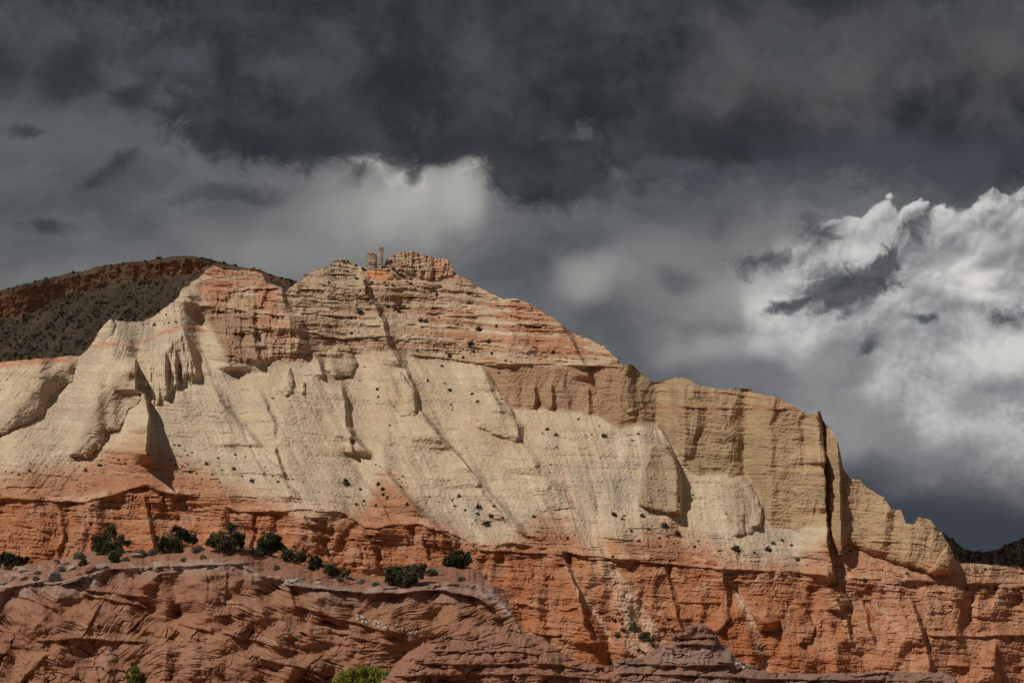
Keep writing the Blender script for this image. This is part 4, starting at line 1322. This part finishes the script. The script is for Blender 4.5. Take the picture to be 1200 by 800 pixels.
M_SPIRE = spire_material()
rock_spire('rock_spire', [(431.6, 296), (431, 300), (429.6, 308), (428.6, 317)], [(437.0, 296), (440.8, 299), (441.8, 308), (442.8, 317)],
           'broad grey rock stump on the summit, just left of the thin spire', 3.4, 3)
rock_spire('rock_spire', [(444.2, 290), (443.8, 300), (443.2, 310), (442.6, 318)], [(449.6, 290), (449.2, 299), (448.4, 309), (448.0, 318)],
           'thin tall rock spire standing on the summit beside the broad stump', 2.2, 8)

# ------------------------------------------------------------------ junipers on the front ridge
def juniper(name, lumps, base_v, label, cat, mat, seed, surf, density=1.0, leaf=0.085, group=None, trunk=True):
    """lumps: (u, v, ru, rv) crown masses where the tree stands; built at the distance of the ground under it."""
    rng = np.random.default_rng(seed)
    bu = float(np.mean([l[0] for l in lumps]))
    g = surf.at(bu, base_v)
    k = g.y / FOC
    root = bpy.data.objects.new(name, None)
    root.location = g - Vector((0, 0, 0.15))
    COL.objects.link(root)
    tag(root, label, cat, group)
    centres, tips = [], []
    extra = [(u + rng.uniform(-0.95, 0.95) * ru, v + rng.uniform(-0.95, 0.7) * rv, ru * rng.uniform(0.3, 0.55), rv * rng.uniform(0.3, 0.6)) for (u, v, ru, rv) in lumps for _ in (0, 1)]
    for (u, v, ru, rv) in list(lumps) + extra:
        c = np.array([(u - bu) * k, rng.normal(0, 0.25), (base_v - v) * k + 0.15])
        rad = np.array([ru * k, ru * k * 0.85, rv * k]) * 1.1
        tips.append((c, rad))
        sub = max(5, int(11 * density * (ru * k) * 1.2))
        for _ in range(sub):
            d = rng.normal(0, 1, 3)
            d /= np.linalg.norm(d)
            cc = c + d * rad * rng.uniform(0.35, 0.92)
            if cc[2] < 0.12:
                cc[2] = 0.12 + rng.uniform(0, 0.2)
            rr = 0.27 * min(rad) * rng.uniform(0.6, 1.3) + 0.10
            for _ in range(int(13 * density)):
                e = rng.normal(0, 1, 3)
                e /= np.linalg.norm(e)
                centres.append(cc + e * rr * rng.uniform(0.3, 1.0) ** 0.6)
    V, Fc = leaf_quads(rng, centres, leaf, 7, 0.07)
    link_mesh('crown', V, Fc, mat, root)
    if trunk:
        V, Fc = [], []
        for (c, rad) in tips:
            for _ in range(3):
                end = c + rng.normal(0, 0.5, 3) * rad
                mid = np.array([end[0] * 0.35, end[1] * 0.35, end[2] * 0.55]) + rng.normal(0, 0.06, 3)
                a, b = tube([(0, 0, -0.3), tuple(mid * 0.5), tuple(mid), tuple(end)], [0.13, 0.10, 0.07, 0.02])
                o = len(V)
                V += a
                Fc += [tuple(i + o for i in q) for q in b]
        link_mesh('trunk', V, Fc, M_BARK, root, smooth=True)
    return root


JG = 'dark junipers along the top of the front ridge'
juniper('juniper_tree', [(115, 632, 10, 8), (129, 624, 11, 7), (122, 640, 12, 7), (142, 634, 8, 7), (137, 643, 10, 7), (112, 641, 6, 5)], 650,
        'dark juniper with spiky open branches on the ridge beside pale slabs', 'tree', M_JUNIPER, 1, FRONT, 1.0, 0.09, JG)
juniper('juniper_tree', [(211, 625, 12, 10), (198, 633, 11, 9), (222, 632, 8, 10), (189, 637, 7, 8), (205, 640, 12, 6)], 648,
        'round dark juniper with a low left-leaning skirt, behind grey sagebrush', 'tree', M_JUNIPER, 2, FRONT, 1.0, 0.09, JG)
juniper('juniper_tree', [(277, 622, 8, 12), (272, 635, 11, 10), (253, 630, 10, 9), (263, 637, 12, 9), (281, 632, 6, 9)], 650,
        'tallest dark juniper, two-lobed, at the crown of the ridge', 'tree', M_JUNIPER, 3, FRONT, 1.0, 0.09, JG)
juniper('juniper_tree', [(314, 632, 13, 9), (305, 637, 8, 8), (326, 638, 7, 7), (315, 640, 14, 6)], 649,
        'broad dark juniper with a dense rounded crown, downhill of the tallest one', 'tree', M_JUNIPER, 4, FRONT, 1.1, 0.09, JG)
juniper('juniper_tree', [(345, 650, 12, 8), (337, 648, 6, 6), (353, 653, 6, 6)], 659,
        'low wide dark juniper, first of the row going down the ridge', 'tree', M_JUNIPER, 5, FRONT, 1.0, 0.085, JG)
juniper('juniper_tree', [(366, 657, 9, 8), (370, 661, 7, 6)], 667,
        'compact round dark juniper in the middle of the descending row', 'tree', M_JUNIPER, 6, FRONT, 1.0, 0.085, JG)
juniper('juniper_tree', [(385, 665, 9, 7), (394, 669, 6, 5)], 674,
        'small dark juniper at the low end of the descending row', 'tree', M_JUNIPER, 7, FRONT, 1.0, 0.085, JG)
juniper('juniper_shrub', [(404, 671, 5, 4)], 677, 'very small dark juniper shrub in the saddle of the ridge', 'shrub', M_JUNIPER, 8, FRONT, 0.9, 0.08, JG)
juniper('juniper_tree', [(455, 673, 8, 10), (464, 670, 9, 9), (476, 672, 13, 11), (487, 670, 9, 8), (472, 679, 16, 7)], 687,
        'wide dark juniper clump just above the white ledge', 'tree', M_JUNIPER, 9, FRONT, 1.1, 0.09, JG)
juniper('juniper_tree', [(536, 654, 10, 8), (526, 657, 7, 6), (546, 657, 7, 6), (538, 659, 14, 5)], 664,
        'lone dark juniper standing near the end of the front ridge', 'tree', M_JUNIPER, 10, FRONT, 1.1, 0.09, JG)
juniper('juniper_tree', [(10, 652, 9, 7), (1, 655, 9, 7), (24, 657, 8, 5), (14, 658, 12, 5)], 664,
        'dark low juniper at the left end of the front ridge', 'tree', M_JUNIPER, 11, FRONT, 1.0, 0.09, JG)
juniper('juniper_shrub', [(136, 652, 7, 6), (133, 655, 5, 4)], 659, 'greener little juniper shrub at the foot of the spiky juniper', 'shrub', M_JUNIPER, 12, FRONT, 1.0, 0.08, JG)
juniper('juniper_shrub', [(97, 658, 4, 5)], 663, 'small dark shrub among the pale slabs on the ridge slope', 'shrub', M_JUNIPER, 13, FRONT, 1.0, 0.08, JG)
juniper('green_bush', [(412, 792, 16, 9), (430, 788, 17, 10), (448, 793, 15, 8), (464, 798, 12, 6), (398, 800, 14, 8), (430, 800, 30, 8)], 812,
        'large bright green bush at the foot of the red rock', 'bush', M_LIME, 14, FRONT, 1.5, 0.085, 'bright green bushes below the rocks')
juniper('green_bush', [(157, 788, 7, 7), (153, 795, 7, 6), (162, 796, 6, 6)], 804,
        'small bright green bush below the crack in the red rock', 'bush', M_LIME, 15, FRONT, 1.3, 0.08, 'bright green bushes below the rocks')

SG = 'grey-green sagebrush on the front ridge'
SAGE = [(93, 650, 8, 5, 'long grey sagebrush clump on the skyline above the slabs'), (64, 673, 8, 6, 'dark grey round sagebrush among the pale slabs'),
        (72, 666, 5, 4, 'smaller grey sagebrush uphill of the round one'), (164, 646, 9, 5, 'pale green sagebrush right of the spiky juniper'),
        (180, 646, 8, 5, 'grey sagebrush under the left skirt of the round juniper'), (231, 641, 9, 5, 'grey twiggy sagebrush between two junipers on the crest'),
        (238, 651, 3, 3, 'tiny grey sagebrush on the bare soil below the crest'), (299, 645, 9, 4, 'low grey sagebrush under the broad juniper'),
        (324, 664, 4, 4, 'single grey sagebrush on the open red soil'), (398, 677, 4, 3, 'small green sagebrush at the bottom of the saddle'),
        (440, 683, 4, 3, 'green sagebrush beside the wide juniper clump'), (506, 668, 7, 4, 'grey sagebrush right of the wide juniper clump'),
        (540, 677, 5, 4, 'grey sagebrush on bare soil below the lone juniper'), (246, 664, 3, 2, 'tiny green tuft on the rim of the pale ledge'),
        (42, 676, 4, 3, 'little grey tuft between pale slabs'), (147, 654, 4, 3, 'grey tuft beside the greener little juniper'),
        (424, 680, 5, 3, 'grey brush in the saddle left of the wide juniper'), (215, 654, 3, 2, 'tiny grey tuft on the pinkish soil')]
for i, (u, v, ru, rv, lab) in enumerate(SAGE):
    r = np.random.default_rng(300 + i)
    g = FRONT.at(u, v + rv * 0.8)
    k = g.y / FOC
    cs = []
    for _ in range(int(90 + ru * 22)):
        d = r.normal(0, 1, 3)
        d /= np.linalg.norm(d)
        cs.append(np.array([d[0] * ru * k, d[1] * ru * k * 0.8, abs(d[2]) * rv * 1.5 * k]) * r.uniform(0.5, 1.0))
    Vx, Fx = leaf_quads(r, cs, 0.065, 5, 0.06)
    o = link_mesh('sagebrush', Vx, Fx, M_SAGE)
    o.location = g - Vector((0, 0, 0.05))
    tag(o, lab, 'sagebrush', SG)

# ------------------------------------------------------------------ loose slabs and stones on the front ridge
def stone_material(name, a, b):
    m = bpy.data.materials.new(name)
    m.use_nodes = True
    t = m.node_tree
    S.nt = t
    p = t.nodes['Principled BSDF']
    p.inputs['Roughness'].default_value = 0.95
    p.inputs['Specular IOR Level'].default_value = 0.1
    tc = nd(t, 'ShaderNodeTexCoord')
    n = noise_node(t, tc.outputs['Object'], 2.2, 6, 0.65)
    t.links.new(mix_rgb(t, S(n.outputs[0]).step(0.3, 0.7), a, b), p.inputs['Base Color'])
    bp = nd(t, 'ShaderNodeBump')
    bp.inputs['Distance'].default_value = 0.08
    t.links.new(n.outputs[0], bp.inputs['Height'])
    t.links.new(bp.outputs[0], p.inputs['Normal'])
    return m


M_PALE = stone_material('pale slab', (0.25, 0.19, 0.15), (0.42, 0.35, 0.29))
M_REDST = stone_material('red slab', (0.17, 0.09, 0.065), (0.27, 0.15, 0.11))
M_WHITE = stone_material('white stone', (0.42, 0.38, 0.34), (0.60, 0.56, 0.50))


def stone(name, u, v, w, h, mat, seed, label, surf, cat, group, tilt=0.0):
    import bmesh
    bm = bmesh.new()
    bmesh.ops.create_icosphere(bm, subdivisions=3, radius=1.0)
    r = np.random.default_rng(seed)
    g = surf.at(u, v)
    k = g.y / FOC
    planes = [(Vector(r.normal(0, 1, 3)).normalized(), r.uniform(0.55, 0.85)) for _ in range(9)]
    for vert in bm.verts:
        p = vert.co.copy()
        for n, d in planes:
            e = p.dot(n) - d
            if e > 0:
                p -= n * e
        vert.co = (p.x * w * k * 0.62, p.y * w * k * 0.5, p.z * h * k * 0.7)
    me = bpy.data.meshes.new(name)
    bm.to_mesh(me)
    bm.free()
    me.materials.append(mat)
    o = bpy.data.objects.new(name, me)
    COL.objects.link(o)
    o.location = g + Vector((0, 0, h * k * 0.25))
    o.rotation_euler = (0.25 * r.normal(), tilt, r.uniform(-0.5, 0.5))
    return tag(o, label, cat, group)


SLABS = [(8, 664, 12, 5, 'pale slab beside the dark juniper at the left end of the ridge'), (19, 666, 7, 4, 'small pale block under the low left juniper'),
         (28, 669, 16, 6, 'broad pale slab at the head of the slab field'), (14, 679, 10, 5, 'pale slab at the lower left edge of the slab field'),
         (27, 678, 9, 5, 'pale slab under the broad one in the slab field'), (44, 671, 9, 4, 'flat pinkish slab right of the broad pale one'),
         (76, 661, 9, 5, 'pale slab uphill of the dark sagebrush'), (83, 667, 12, 6, 'tilted pale slab beside the small dark shrub'),
         (118, 665, 15, 6, 'long pale slab tilted up at the end of the white ledge'), (113, 650, 8, 4, 'narrow pale slab on the skyline left of the spiky juniper'),
         (159, 652, 12, 5, 'light buff slab under the pale green sagebrush'), (3, 684, 8, 4, 'pale slab at the left edge below the slab field'),
         (41, 679, 6, 3, 'small pale slab beside a grey tuft'), (100, 677, 11, 4, 'flat greyish slab below the dark overhanging boulder'),
         (83, 681, 28, 3, 'long thin white slab lying along the ledge'), (55, 664, 7, 3, 'small pinkish slab near the skyline of the slab field'),
         (66, 657, 8, 3, 'thin slab on the skyline left of the grey sagebrush'), (36, 684, 10, 4, 'pale slab low in the middle of the slab field'),
         (345, 681, 14, 3, 'flat pinkish slab on the rim where the ridge descends'), (372, 683, 12, 3, 'flat pale slab further down the descending rim')]
for i, (u, v, w, h, lab) in enumerate(SLABS):
    stone('rock_slab', u, v, w, h, M_PALE, 500 + i, lab, FRONT, 'rock slab', 'loose slabs on the front ridge', random.Random(i).uniform(-0.35, 0.2))
stone('boulder', 107, 669, 16, 7, M_REDST, 600, 'dark red-brown boulder overhanging its own shadow on the ridge slope', FRONT, 'boulder', None)
rnd = random.Random(5)
for i in range(16):
    u = rnd.uniform(418, 452)
    v = 724 + (u - 418) * 0.33 + rnd.uniform(-3.5, 3.5)
    stone('white_stone', u, v, rnd.uniform(2.5, 5), rnd.uniform(2, 3.5), M_WHITE, 620 + i, 'small white stone in the patch of pale rubble halfway down the red face', FRONT, 'stone', 'white stones on the red face')
for i in range(11):
    u = rnd.uniform(462, 488)
    v = 733 + (u - 462) * 0.25 + rnd.uniform(-4, 4)
    stone('white_stone', u, v, rnd.uniform(1.6, 3.2), rnd.uniform(1.5, 2.5), M_WHITE, 650 + i, 'tiny grey-white stone right of the larger white rubble patch', FRONT, 'stone', 'white stones on the red face')
for i, (u, v, w) in enumerate([(863, 777, 5), (867, 779, 4), (871, 781, 5), (866, 776, 3), (874, 784, 3)]):
    stone('white_stone', u, v + 2, w, w * 0.7, M_WHITE, 670 + i, 'pale stone in the little pile at the foot of the dark knob', DOME, 'stone', 'pale stones by the knob')

# ------------------------------------------------------------------ shrubs on the mountain
def shrub_mesh(seed):
    r = np.random.default_rng(seed)
    cs = []
    for _ in range(40):
        d = r.normal(0, 1, 3)
        d /= np.linalg.norm(d)
        cs.append(np.array([d[0], d[1], abs(d[2]) * 1.1 + 0.1]) * r.uniform(0.35, 0.95))
    V, Fc = leaf_quads(r, cs, 0.19, 6, 0.13)
    me = bpy.data.meshes.new('desert_shrub')
    me.from_pydata([tuple(v) for v in V], [], Fc)
    me.materials.append(M_SHRUB)
    return me


SHRUB_MESHES = [shrub_mesh(700 + i) for i in range(7)]
SHRUBS = [(180.6, 379.7, 2.2), (153.6, 400, 1.35), (167.1, 379.7, 1.35), (172.2, 379, 1.35), (192.4, 378.7, 1.35), (197.5, 378, 1.35), (205.9, 377.3, 1.35), (187.3, 365.5, 1.35), (194.1, 367.9, 1.35), 
          (319, 465.8, 1.8), (386.5, 383.1, 2), (356.1, 379.7, 2.2), (381.4, 416.8, 1.35), (209.3, 521.5, 2), (173.8, 532.3, 2), (138.4, 537.7, 2), (216, 526.5, 1.35), (224.5, 529.9, 1.35), 
          (275.1, 531.6, 2), (302.1, 531.6, 1.35), (0, 456.3, 1.35), (25.3, 421.9, 1.35), (204.2, 520.5, 1.35), (219.4, 532.6, 1.35), (211, 535, 1.35), (6.8, 551.9, 1.35), (13.5, 553, 1.35), 
          (21.9, 555.3, 2), (33.8, 550.3, 2.5), (54, 545.2, 1.35), (35.4, 541.8, 1.35), (84.4, 561.4, 1.35), (99.6, 550.3, 2.6), (116.5, 544.2, 2.4), (123.2, 544.2, 1.35), (146.8, 541.8, 2), 
          (199.2, 538.4, 1.35), (205.9, 543.5, 1.35), (212.7, 545.2, 1.35), (216, 546.9, 1.35), (222.8, 551.9, 2), (229.5, 553.6, 1.35), (241.4, 541.8, 3), (254.9, 535.1, 2), (256.5, 563.8, 1.35), 
          (248.1, 555.3, 1.35), (273.4, 548.6, 2.6), (295.4, 562.1, 3.4), (297, 565.4, 1.35), (319, 557, 1.35), (325.7, 563.8, 2.2), (332.5, 553.6, 1.35), (337.6, 560.4, 1.35), (337.6, 570.5, 1.35), 
          (310.5, 546.9, 1.35), (308.9, 553.6, 1.35), (340.9, 580.6, 1.35), (342.6, 560.4, 1.35), (354.4, 563.8, 1.35), (325.7, 545.2, 1.35), (236.3, 560.4, 1.35), (219.4, 543.5, 1.35), (276.8, 536.8, 1.35), 
          (286.9, 535.1, 1.35), (259.9, 550.3, 1.35), (283.5, 557, 1.35), (404.6, 565.4, 4.5), (421.5, 572.9, 2), (408, 582.3, 1.35), (416.5, 589.7, 2), (426.6, 585.7, 2), (440.1, 591.4, 2.4), 
          (443.5, 566.5, 2.6), (448.5, 572.2, 3), (448.5, 578.9, 2.2), (453.6, 582.3, 2), (468.8, 568.8, 2), (470.5, 563.8, 1.35), (477.2, 589.1, 2.4), (489, 593.5, 1.35), (502.5, 581.3, 1.35), 
          (532.9, 592.4, 1.8), (538, 580.6, 2.4), (544.7, 596.8, 2.4), (559.9, 592.4, 4.5), (559.2, 600.9, 2.2), (529.5, 585.7, 1.35), (575.1, 603.6, 3), (578.5, 591.8, 2), (588.6, 605.9, 2), 
          (570, 612, 4.5), (625.7, 604.3, 3), (632.5, 610.3, 1.35), (664.6, 629.6, 2), (664.6, 594.8, 1.6), (553.2, 612.7, 1.35), (440.1, 543.5, 1.35), (445.1, 545.2, 1.35), (430, 533.4, 1.35), 
          (467.1, 560.4, 1.35), (472.2, 557, 1.35), (630.2, 621.8, 1.35), (637.1, 630, 1.35), (718.8, 602, 3), (728.7, 607.5, 2), (731.4, 603.1, 1.8), (752, 602.5, 3.4), (739.4, 620.7, 2), 
          (777.3, 614.9, 4.6), (775.1, 620.4, 2), (759.5, 619.3, 1.8), (793.3, 624, 3.6), (780.9, 621.2, 1.6), (771.8, 628.9, 2.6), (781.5, 628.1, 2), (747.9, 633.1, 2), (773.2, 639.1, 1.35), 
          (788.9, 635.8, 1.35), (813.9, 639.7, 1.8), (818.6, 633.1, 2), (862.6, 642.7, 5.5), (883.2, 646, 2.2), (866.7, 650.9, 1.35), (863.4, 652.9, 1.35), (717.4, 651.5, 2), (741.6, 734, 6), 
          (721, 725.7, 3.5), (723.7, 742.2, 4.5), (730.6, 736.7, 3.5), (738.9, 723, 2), (754, 745, 6), (762.2, 749.1, 4), (748.5, 760.1, 3), (752.6, 762.8, 2.5), (738.9, 767, 4), 
          (765, 756, 3), (723.7, 717.5, 3), (718.2, 724.3, 2.5), (729.2, 729.8, 2), (758.1, 740.8, 3), (900.2, 642.7, 4), (905.4, 635.4, 2.6), (915.6, 631.9, 2.4), (927.3, 638.3, 2.4), 
          (934.6, 654.4, 3.4), (995.8, 644.7, 2.2), (1013.3, 679.7, 3.2), (994.4, 666.9, 2), (990, 680.6, 1.8), (1004.6, 691.4, 2), (1026.4, 683.5, 1.35), (1062.3, 671, 2.2), (1153.3, 666, 2), 
          (1135.8, 666.6, 1.35), (1131.4, 676.8, 1.35), (1143.1, 667.5, 1.35), (1132.9, 688.5, 3), (1157.7, 687.9, 1.8), (1167.9, 688.5, 2.4), (1186.8, 688.5, 2.6), (1146, 738.9, 1.8), (1033.7, 667.5, 1.35), 
          (1198.5, 687.9, 2), (1054.1, 699.6, 1.35), (648.9, 411.2, 3), (625.3, 405.4, 2), (677.6, 489.8, 2), (640.5, 501.6, 3.2), (651.3, 508.4, 2.6), (635.4, 507.7, 1.35), (707.3, 510.1, 3), 
          (651.6, 523.6, 1.35), (644.9, 543.8, 1.35), (747.5, 507.4, 1.8), (740.1, 515.1, 1.35), (701.3, 498.3, 1.35), (811, 579.3, 1.35), (692.8, 508.4, 1.35), (703, 535.4, 1.35), (686.1, 509.1, 1.35), 
          (643.9, 552.3, 1.35), (561.6, 384.8, 4.2), (551.5, 400.6, 4.4), (572.7, 399.3, 3.8), (581.9, 381.4, 2), (590.3, 382.1, 1.35), (526.8, 416.2, 3.4), (542.4, 417.5, 2.6), (554.9, 411.8, 2), 
          (575.8, 413.5, 2), (592, 421.9, 2), (598.7, 422.9, 1.35), (517.7, 427.6, 2.2), (514.3, 410.1, 1.35), (536.3, 379.7, 2.2), (549.8, 343.6, 2), (516, 335.8, 1.8), (511, 344.3, 2), 
          (507.6, 335.8, 1.35), (497.5, 342.6, 1.35), (598.7, 370.6, 1.6), (526.2, 455.7, 2.8), (552.5, 460.7, 2.4), (559.9, 469.8, 2.4), (527.8, 473.5, 1.8), (529.5, 480, 1.8), (514.3, 371.3, 1.35), 
          (493.1, 374.6, 3.4), (498.1, 376.3, 3), (494.1, 383.1, 2), (465.4, 364.5, 1.8), (472.2, 365.5, 1.35), (453.6, 358.4, 2.2), (422.2, 365.2, 4), (411.4, 389.8, 2.4), (355.7, 362.2, 2), 
          (387.8, 361.1, 1.35), (418.1, 366.2, 2), (440.1, 356.8, 1.35), (441.8, 455.7, 1.8), (443.5, 464.8, 2), (457, 497.8, 1.6), (427.6, 429.3, 1.35), (421.5, 445.5, 1.35), (489, 410.1, 2), 
          (521.1, 448.9, 1.35), (500.8, 445.5, 1.6), (585.2, 436.1, 1.8), (586.9, 466.8, 1.6), (581.9, 467.5, 1.35), (460.3, 334.1, 2.4), (480.6, 325.7, 2), (475.5, 337.5, 2), (435, 330.8, 1.8), 
          (450.2, 330.8, 2), (451.9, 334.1, 2), (401.3, 344.3, 1.35), (384.4, 330.8, 2), (392.8, 325.7, 1.35), (397.9, 310.5, 1.35), (411.4, 305.4, 1.35), (416.5, 307.1, 2), (379.3, 334.1, 1.8), 
          (428.3, 351, 1.35), (433.3, 354.4, 2), (445.1, 367.9, 2.4), (404.6, 351, 2), (402.7, 303.3, 2), (407.3, 305.3, 2), (424.7, 313.3, 2.4), (427.3, 314.7, 2), (431.3, 315.3, 2), 
          (440, 316, 2), (450.7, 312.7, 2.4), (455.3, 316, 2.4), (460.7, 314, 2), (465.3, 319.3, 2), (469.3, 321.3, 3), (472.7, 323.3, 2), (461.3, 322.7, 1.6), (476.7, 329.3, 2), 
          (480.7, 332, 2.4), (486.7, 338.7, 2), (417.3, 326, 2.4), (407.3, 318, 1.8), (417.3, 344.7, 1.6), (431.3, 351.3, 2.2), (468, 364.7, 2.4), (419.3, 363.3, 2), (446, 365.3, 2.6), 
          (429.3, 336.7, 2.4), (427.3, 329.3, 2), (428.7, 342, 2), (436, 354, 1.8)]
# what stands round each part of the slope, for telling the shrubs apart
PLACES = [(180, 378, 'on the cream spur above the thin red bed'), (150, 400, 'on the thin red bed of the cream spur'), (210, 530, 'below the black cleft in the cream buttress'),
          (260, 545, 'in the streaming rows on the cream slope right of the black cleft'), (330, 560, 'along the gully above the red ledges'), (295, 562, 'on the open cream slope above the left red ledges'),
          (30, 552, 'where the cream slope turns red at the far left'), (130, 540, 'on the cream apron above the left red cliffs'), (10, 455, 'on the low shoulder at the left edge'),
          (405, 565, 'on the cream slope above the middle red ledges'), (445, 578, 'in the tight cluster beside the middle gully'), (480, 570, 'on the rib running down to the middle red cliffs'),
          (540, 590, 'on the orange-stained slope above the long red ledge'), (570, 605, 'at the edge of the cream sand fan over the red ledge'), (625, 605, 'on the bare cream fan right of the orange stain'),
          (665, 630, 'at the top of the pale sand streak'), (735, 605, 'on the cream slope left of the detached tan tower'), (780, 625, 'scattered below the detached tan tower'),
          (815, 635, 'on the pink slope right of the tower'), (862, 645, 'in the cream hollow under the tall tan cliff'), (915, 640, 'on the cream slope at the foot of the tall tan cliff'),
          (740, 740, 'in the pale sand gully crossing the red cliff'), (1000, 670, 'on the talus right of the dark cleft'), (1060, 675, 'on the pink slope under the right-hand fin'),
          (1160, 688, 'on the pale pink terrace at the far right'), (650, 410, 'on the bare upper slope near the red skyline'), (565, 395, 'on the buff beds below the summit ridge'),
          (530, 415, 'on the narrow ledge under the summit beds'), (530, 470, 'on the warm slope left of the brown cliff band'), (650, 500, 'on the cream slope under the brown cliff band'),
          (720, 510, 'on the cream slope under the bulging end of the brown band'), (495, 375, 'in the gully down the middle of the upper beds'), (450, 360, 'on the red-brown terraces below the spires'),
          (375, 380, 'on the buff terraces under the tan shoulder'), (400, 330, 'on the rounded tan shoulder'), (425, 320, 'along the skyline left of the rock spires'),
          (470, 330, 'in the notch between the spires and the cap rock'), (515, 340, 'on the pale ledges below the cap rock'), (445, 460, 'on the steep cream rib under the terraces'),
          (320, 466, 'on the bare cream wall beside the rock thumb'), (870, 660, 'on the ledge at the top of the red cliff'), (950, 655, 'near the foot of the dark cleft')]


def size_word(r):
    return 'tiny' if r < 1.6 else 'small' if r < 2.5 else 'middling' if r < 3.6 else 'large round'


rs = random.Random(11)
for (u, v, r) in SHRUBS:
    if v < float(line(np.array([u]), CREST)[0]) + 1:
        v = float(line(np.array([u]), CREST)[0]) + 1.5
    g = MOUNT.at(u, v + r * 0.6)
    o = bpy.data.objects.new('desert_shrub', rs.choice(SHRUB_MESHES))
    COL.objects.link(o)
    k = g.y / FOC
    o.location = g - Vector((0, 0, 0.08))
    o.rotation_euler = (0, 0, rs.uniform(0, 6.28))
    w = r * k * rs.uniform(0.95, 1.25)
    o.scale = (w * rs.uniform(0.9, 1.25), w, w * rs.uniform(0.85, 1.15))
    pl = min(PLACES, key=lambda p: (p[0] - u) ** 2 + (1.3 * (p[1] - v)) ** 2)[2]
    tag(o, size_word(r) + ' dark shrub ' + pl, 'shrub', size_word(r) + ' shrubs ' + pl)

# trees along the skyline of the far mesa
for (u, dv, r) in [(185.6, 0, 3.4), (145, 1, 2.6), (86, 0, 3.2), (41, 0, 2), (10, 0, 2.2), (236, 1, 2.4), (297, 0, 3), (303, 1, 2.4), (336, 1, 3), (54, 0, 2.4), (251, 1, 2.6), (341, 2, 2.4),
                   (170, 1, 1.8), (262, 1, 2.2), (275, 1, 2.4), (330, 1, 2.6), (20, 1, 1.6), (100, 1, 1.6), (123, 1, 1.8), (215, 1, 1.6), (316, 1, 2)]:
    v = float(MESA.crest[np.searchsorted(MESA.u, u)]) + dv
    g = MESA.at(u, v)
    o = bpy.data.objects.new('pinyon_tree', rs.choice(SHRUB_MESHES))
    COL.objects.link(o)
    k = g.y / FOC
    o.location = g - Vector((0, 0, 0.4))
    o.scale = (r * k, r * k, r * k * rs.uniform(0.7, 1.0))
    o.rotation_euler = (0, 0, rs.uniform(0, 6.28))
    if r > 3.3:
        lab, gr = 'tallest of the tiny dark trees on the far mesa skyline, at its crown', None
    elif u < 130:
        lab, gr = 'tiny dark tree on the descending left skyline of the far mesa', 'trees on the left skyline of the far mesa'
    elif u < 240:
        lab, gr = 'tiny dark tree on the flat crown of the far mesa', 'trees on the crown of the far mesa'
    else:
        lab, gr = 'tiny dark tree on the mesa skyline behind the red western peak', 'trees on the mesa skyline behind the peak'
    tag(o, lab, 'tree', gr)


def scrub(name, surf, box, n, seed, rule, size):
    r = np.random.default_rng(seed)
    V, Fc = [], []
    while n > 0:
        u, v = r.uniform(box[0], box[1]), r.uniform(box[2], box[3])
        if not rule(u, v, r):
            continue
        n -= 1
        g = np.array(surf.at(u, v))
        s_ = size * r.uniform(0.5, 1.5)
        a, b = leaf_quads(r, [g + np.array((0, 0, s_ * 0.3))], s_ * 0.55, 5, s_ * 0.4)
        i = len(V)
        V += a
        Fc += [tuple(x + i for x in q) for q in b]
    o = link_mesh(name, V, Fc, M_SHRUB)
    o['kind'] = 'stuff'


def mesa_rule(u, v, r):
    c = float(MESA.crest[np.searchsorted(MESA.u, u)])
    if v < c + 2:
        return False
    w = u + 0.9 * (v - 350)
    d = float(fbm(np.array([w / 9]), np.array([v / 45]), 3, seed=800)[0])
    cliff = v < float(np.interp(u, [0, 20, 47, 64, 101, 142, 189, 236, 348], [372, 373, 362, 351, 341, 331, 326, 320, 336]))
    return r.random() < (0.08 if cliff else 0.35 + 0.9 * d)


scrub('mesa_scrub_vegetation', MESA, (-10, 340, 300, 430), 2600, 801, mesa_rule, 1.9)
scrub('hill_scrub_vegetation', FARHILL, (1095, 1212, 620, 670), 500, 802,
      lambda u, v, r: v > float(FARHILL.crest[np.searchsorted(FARHILL.u, u)]) + 0.5, 1.3)
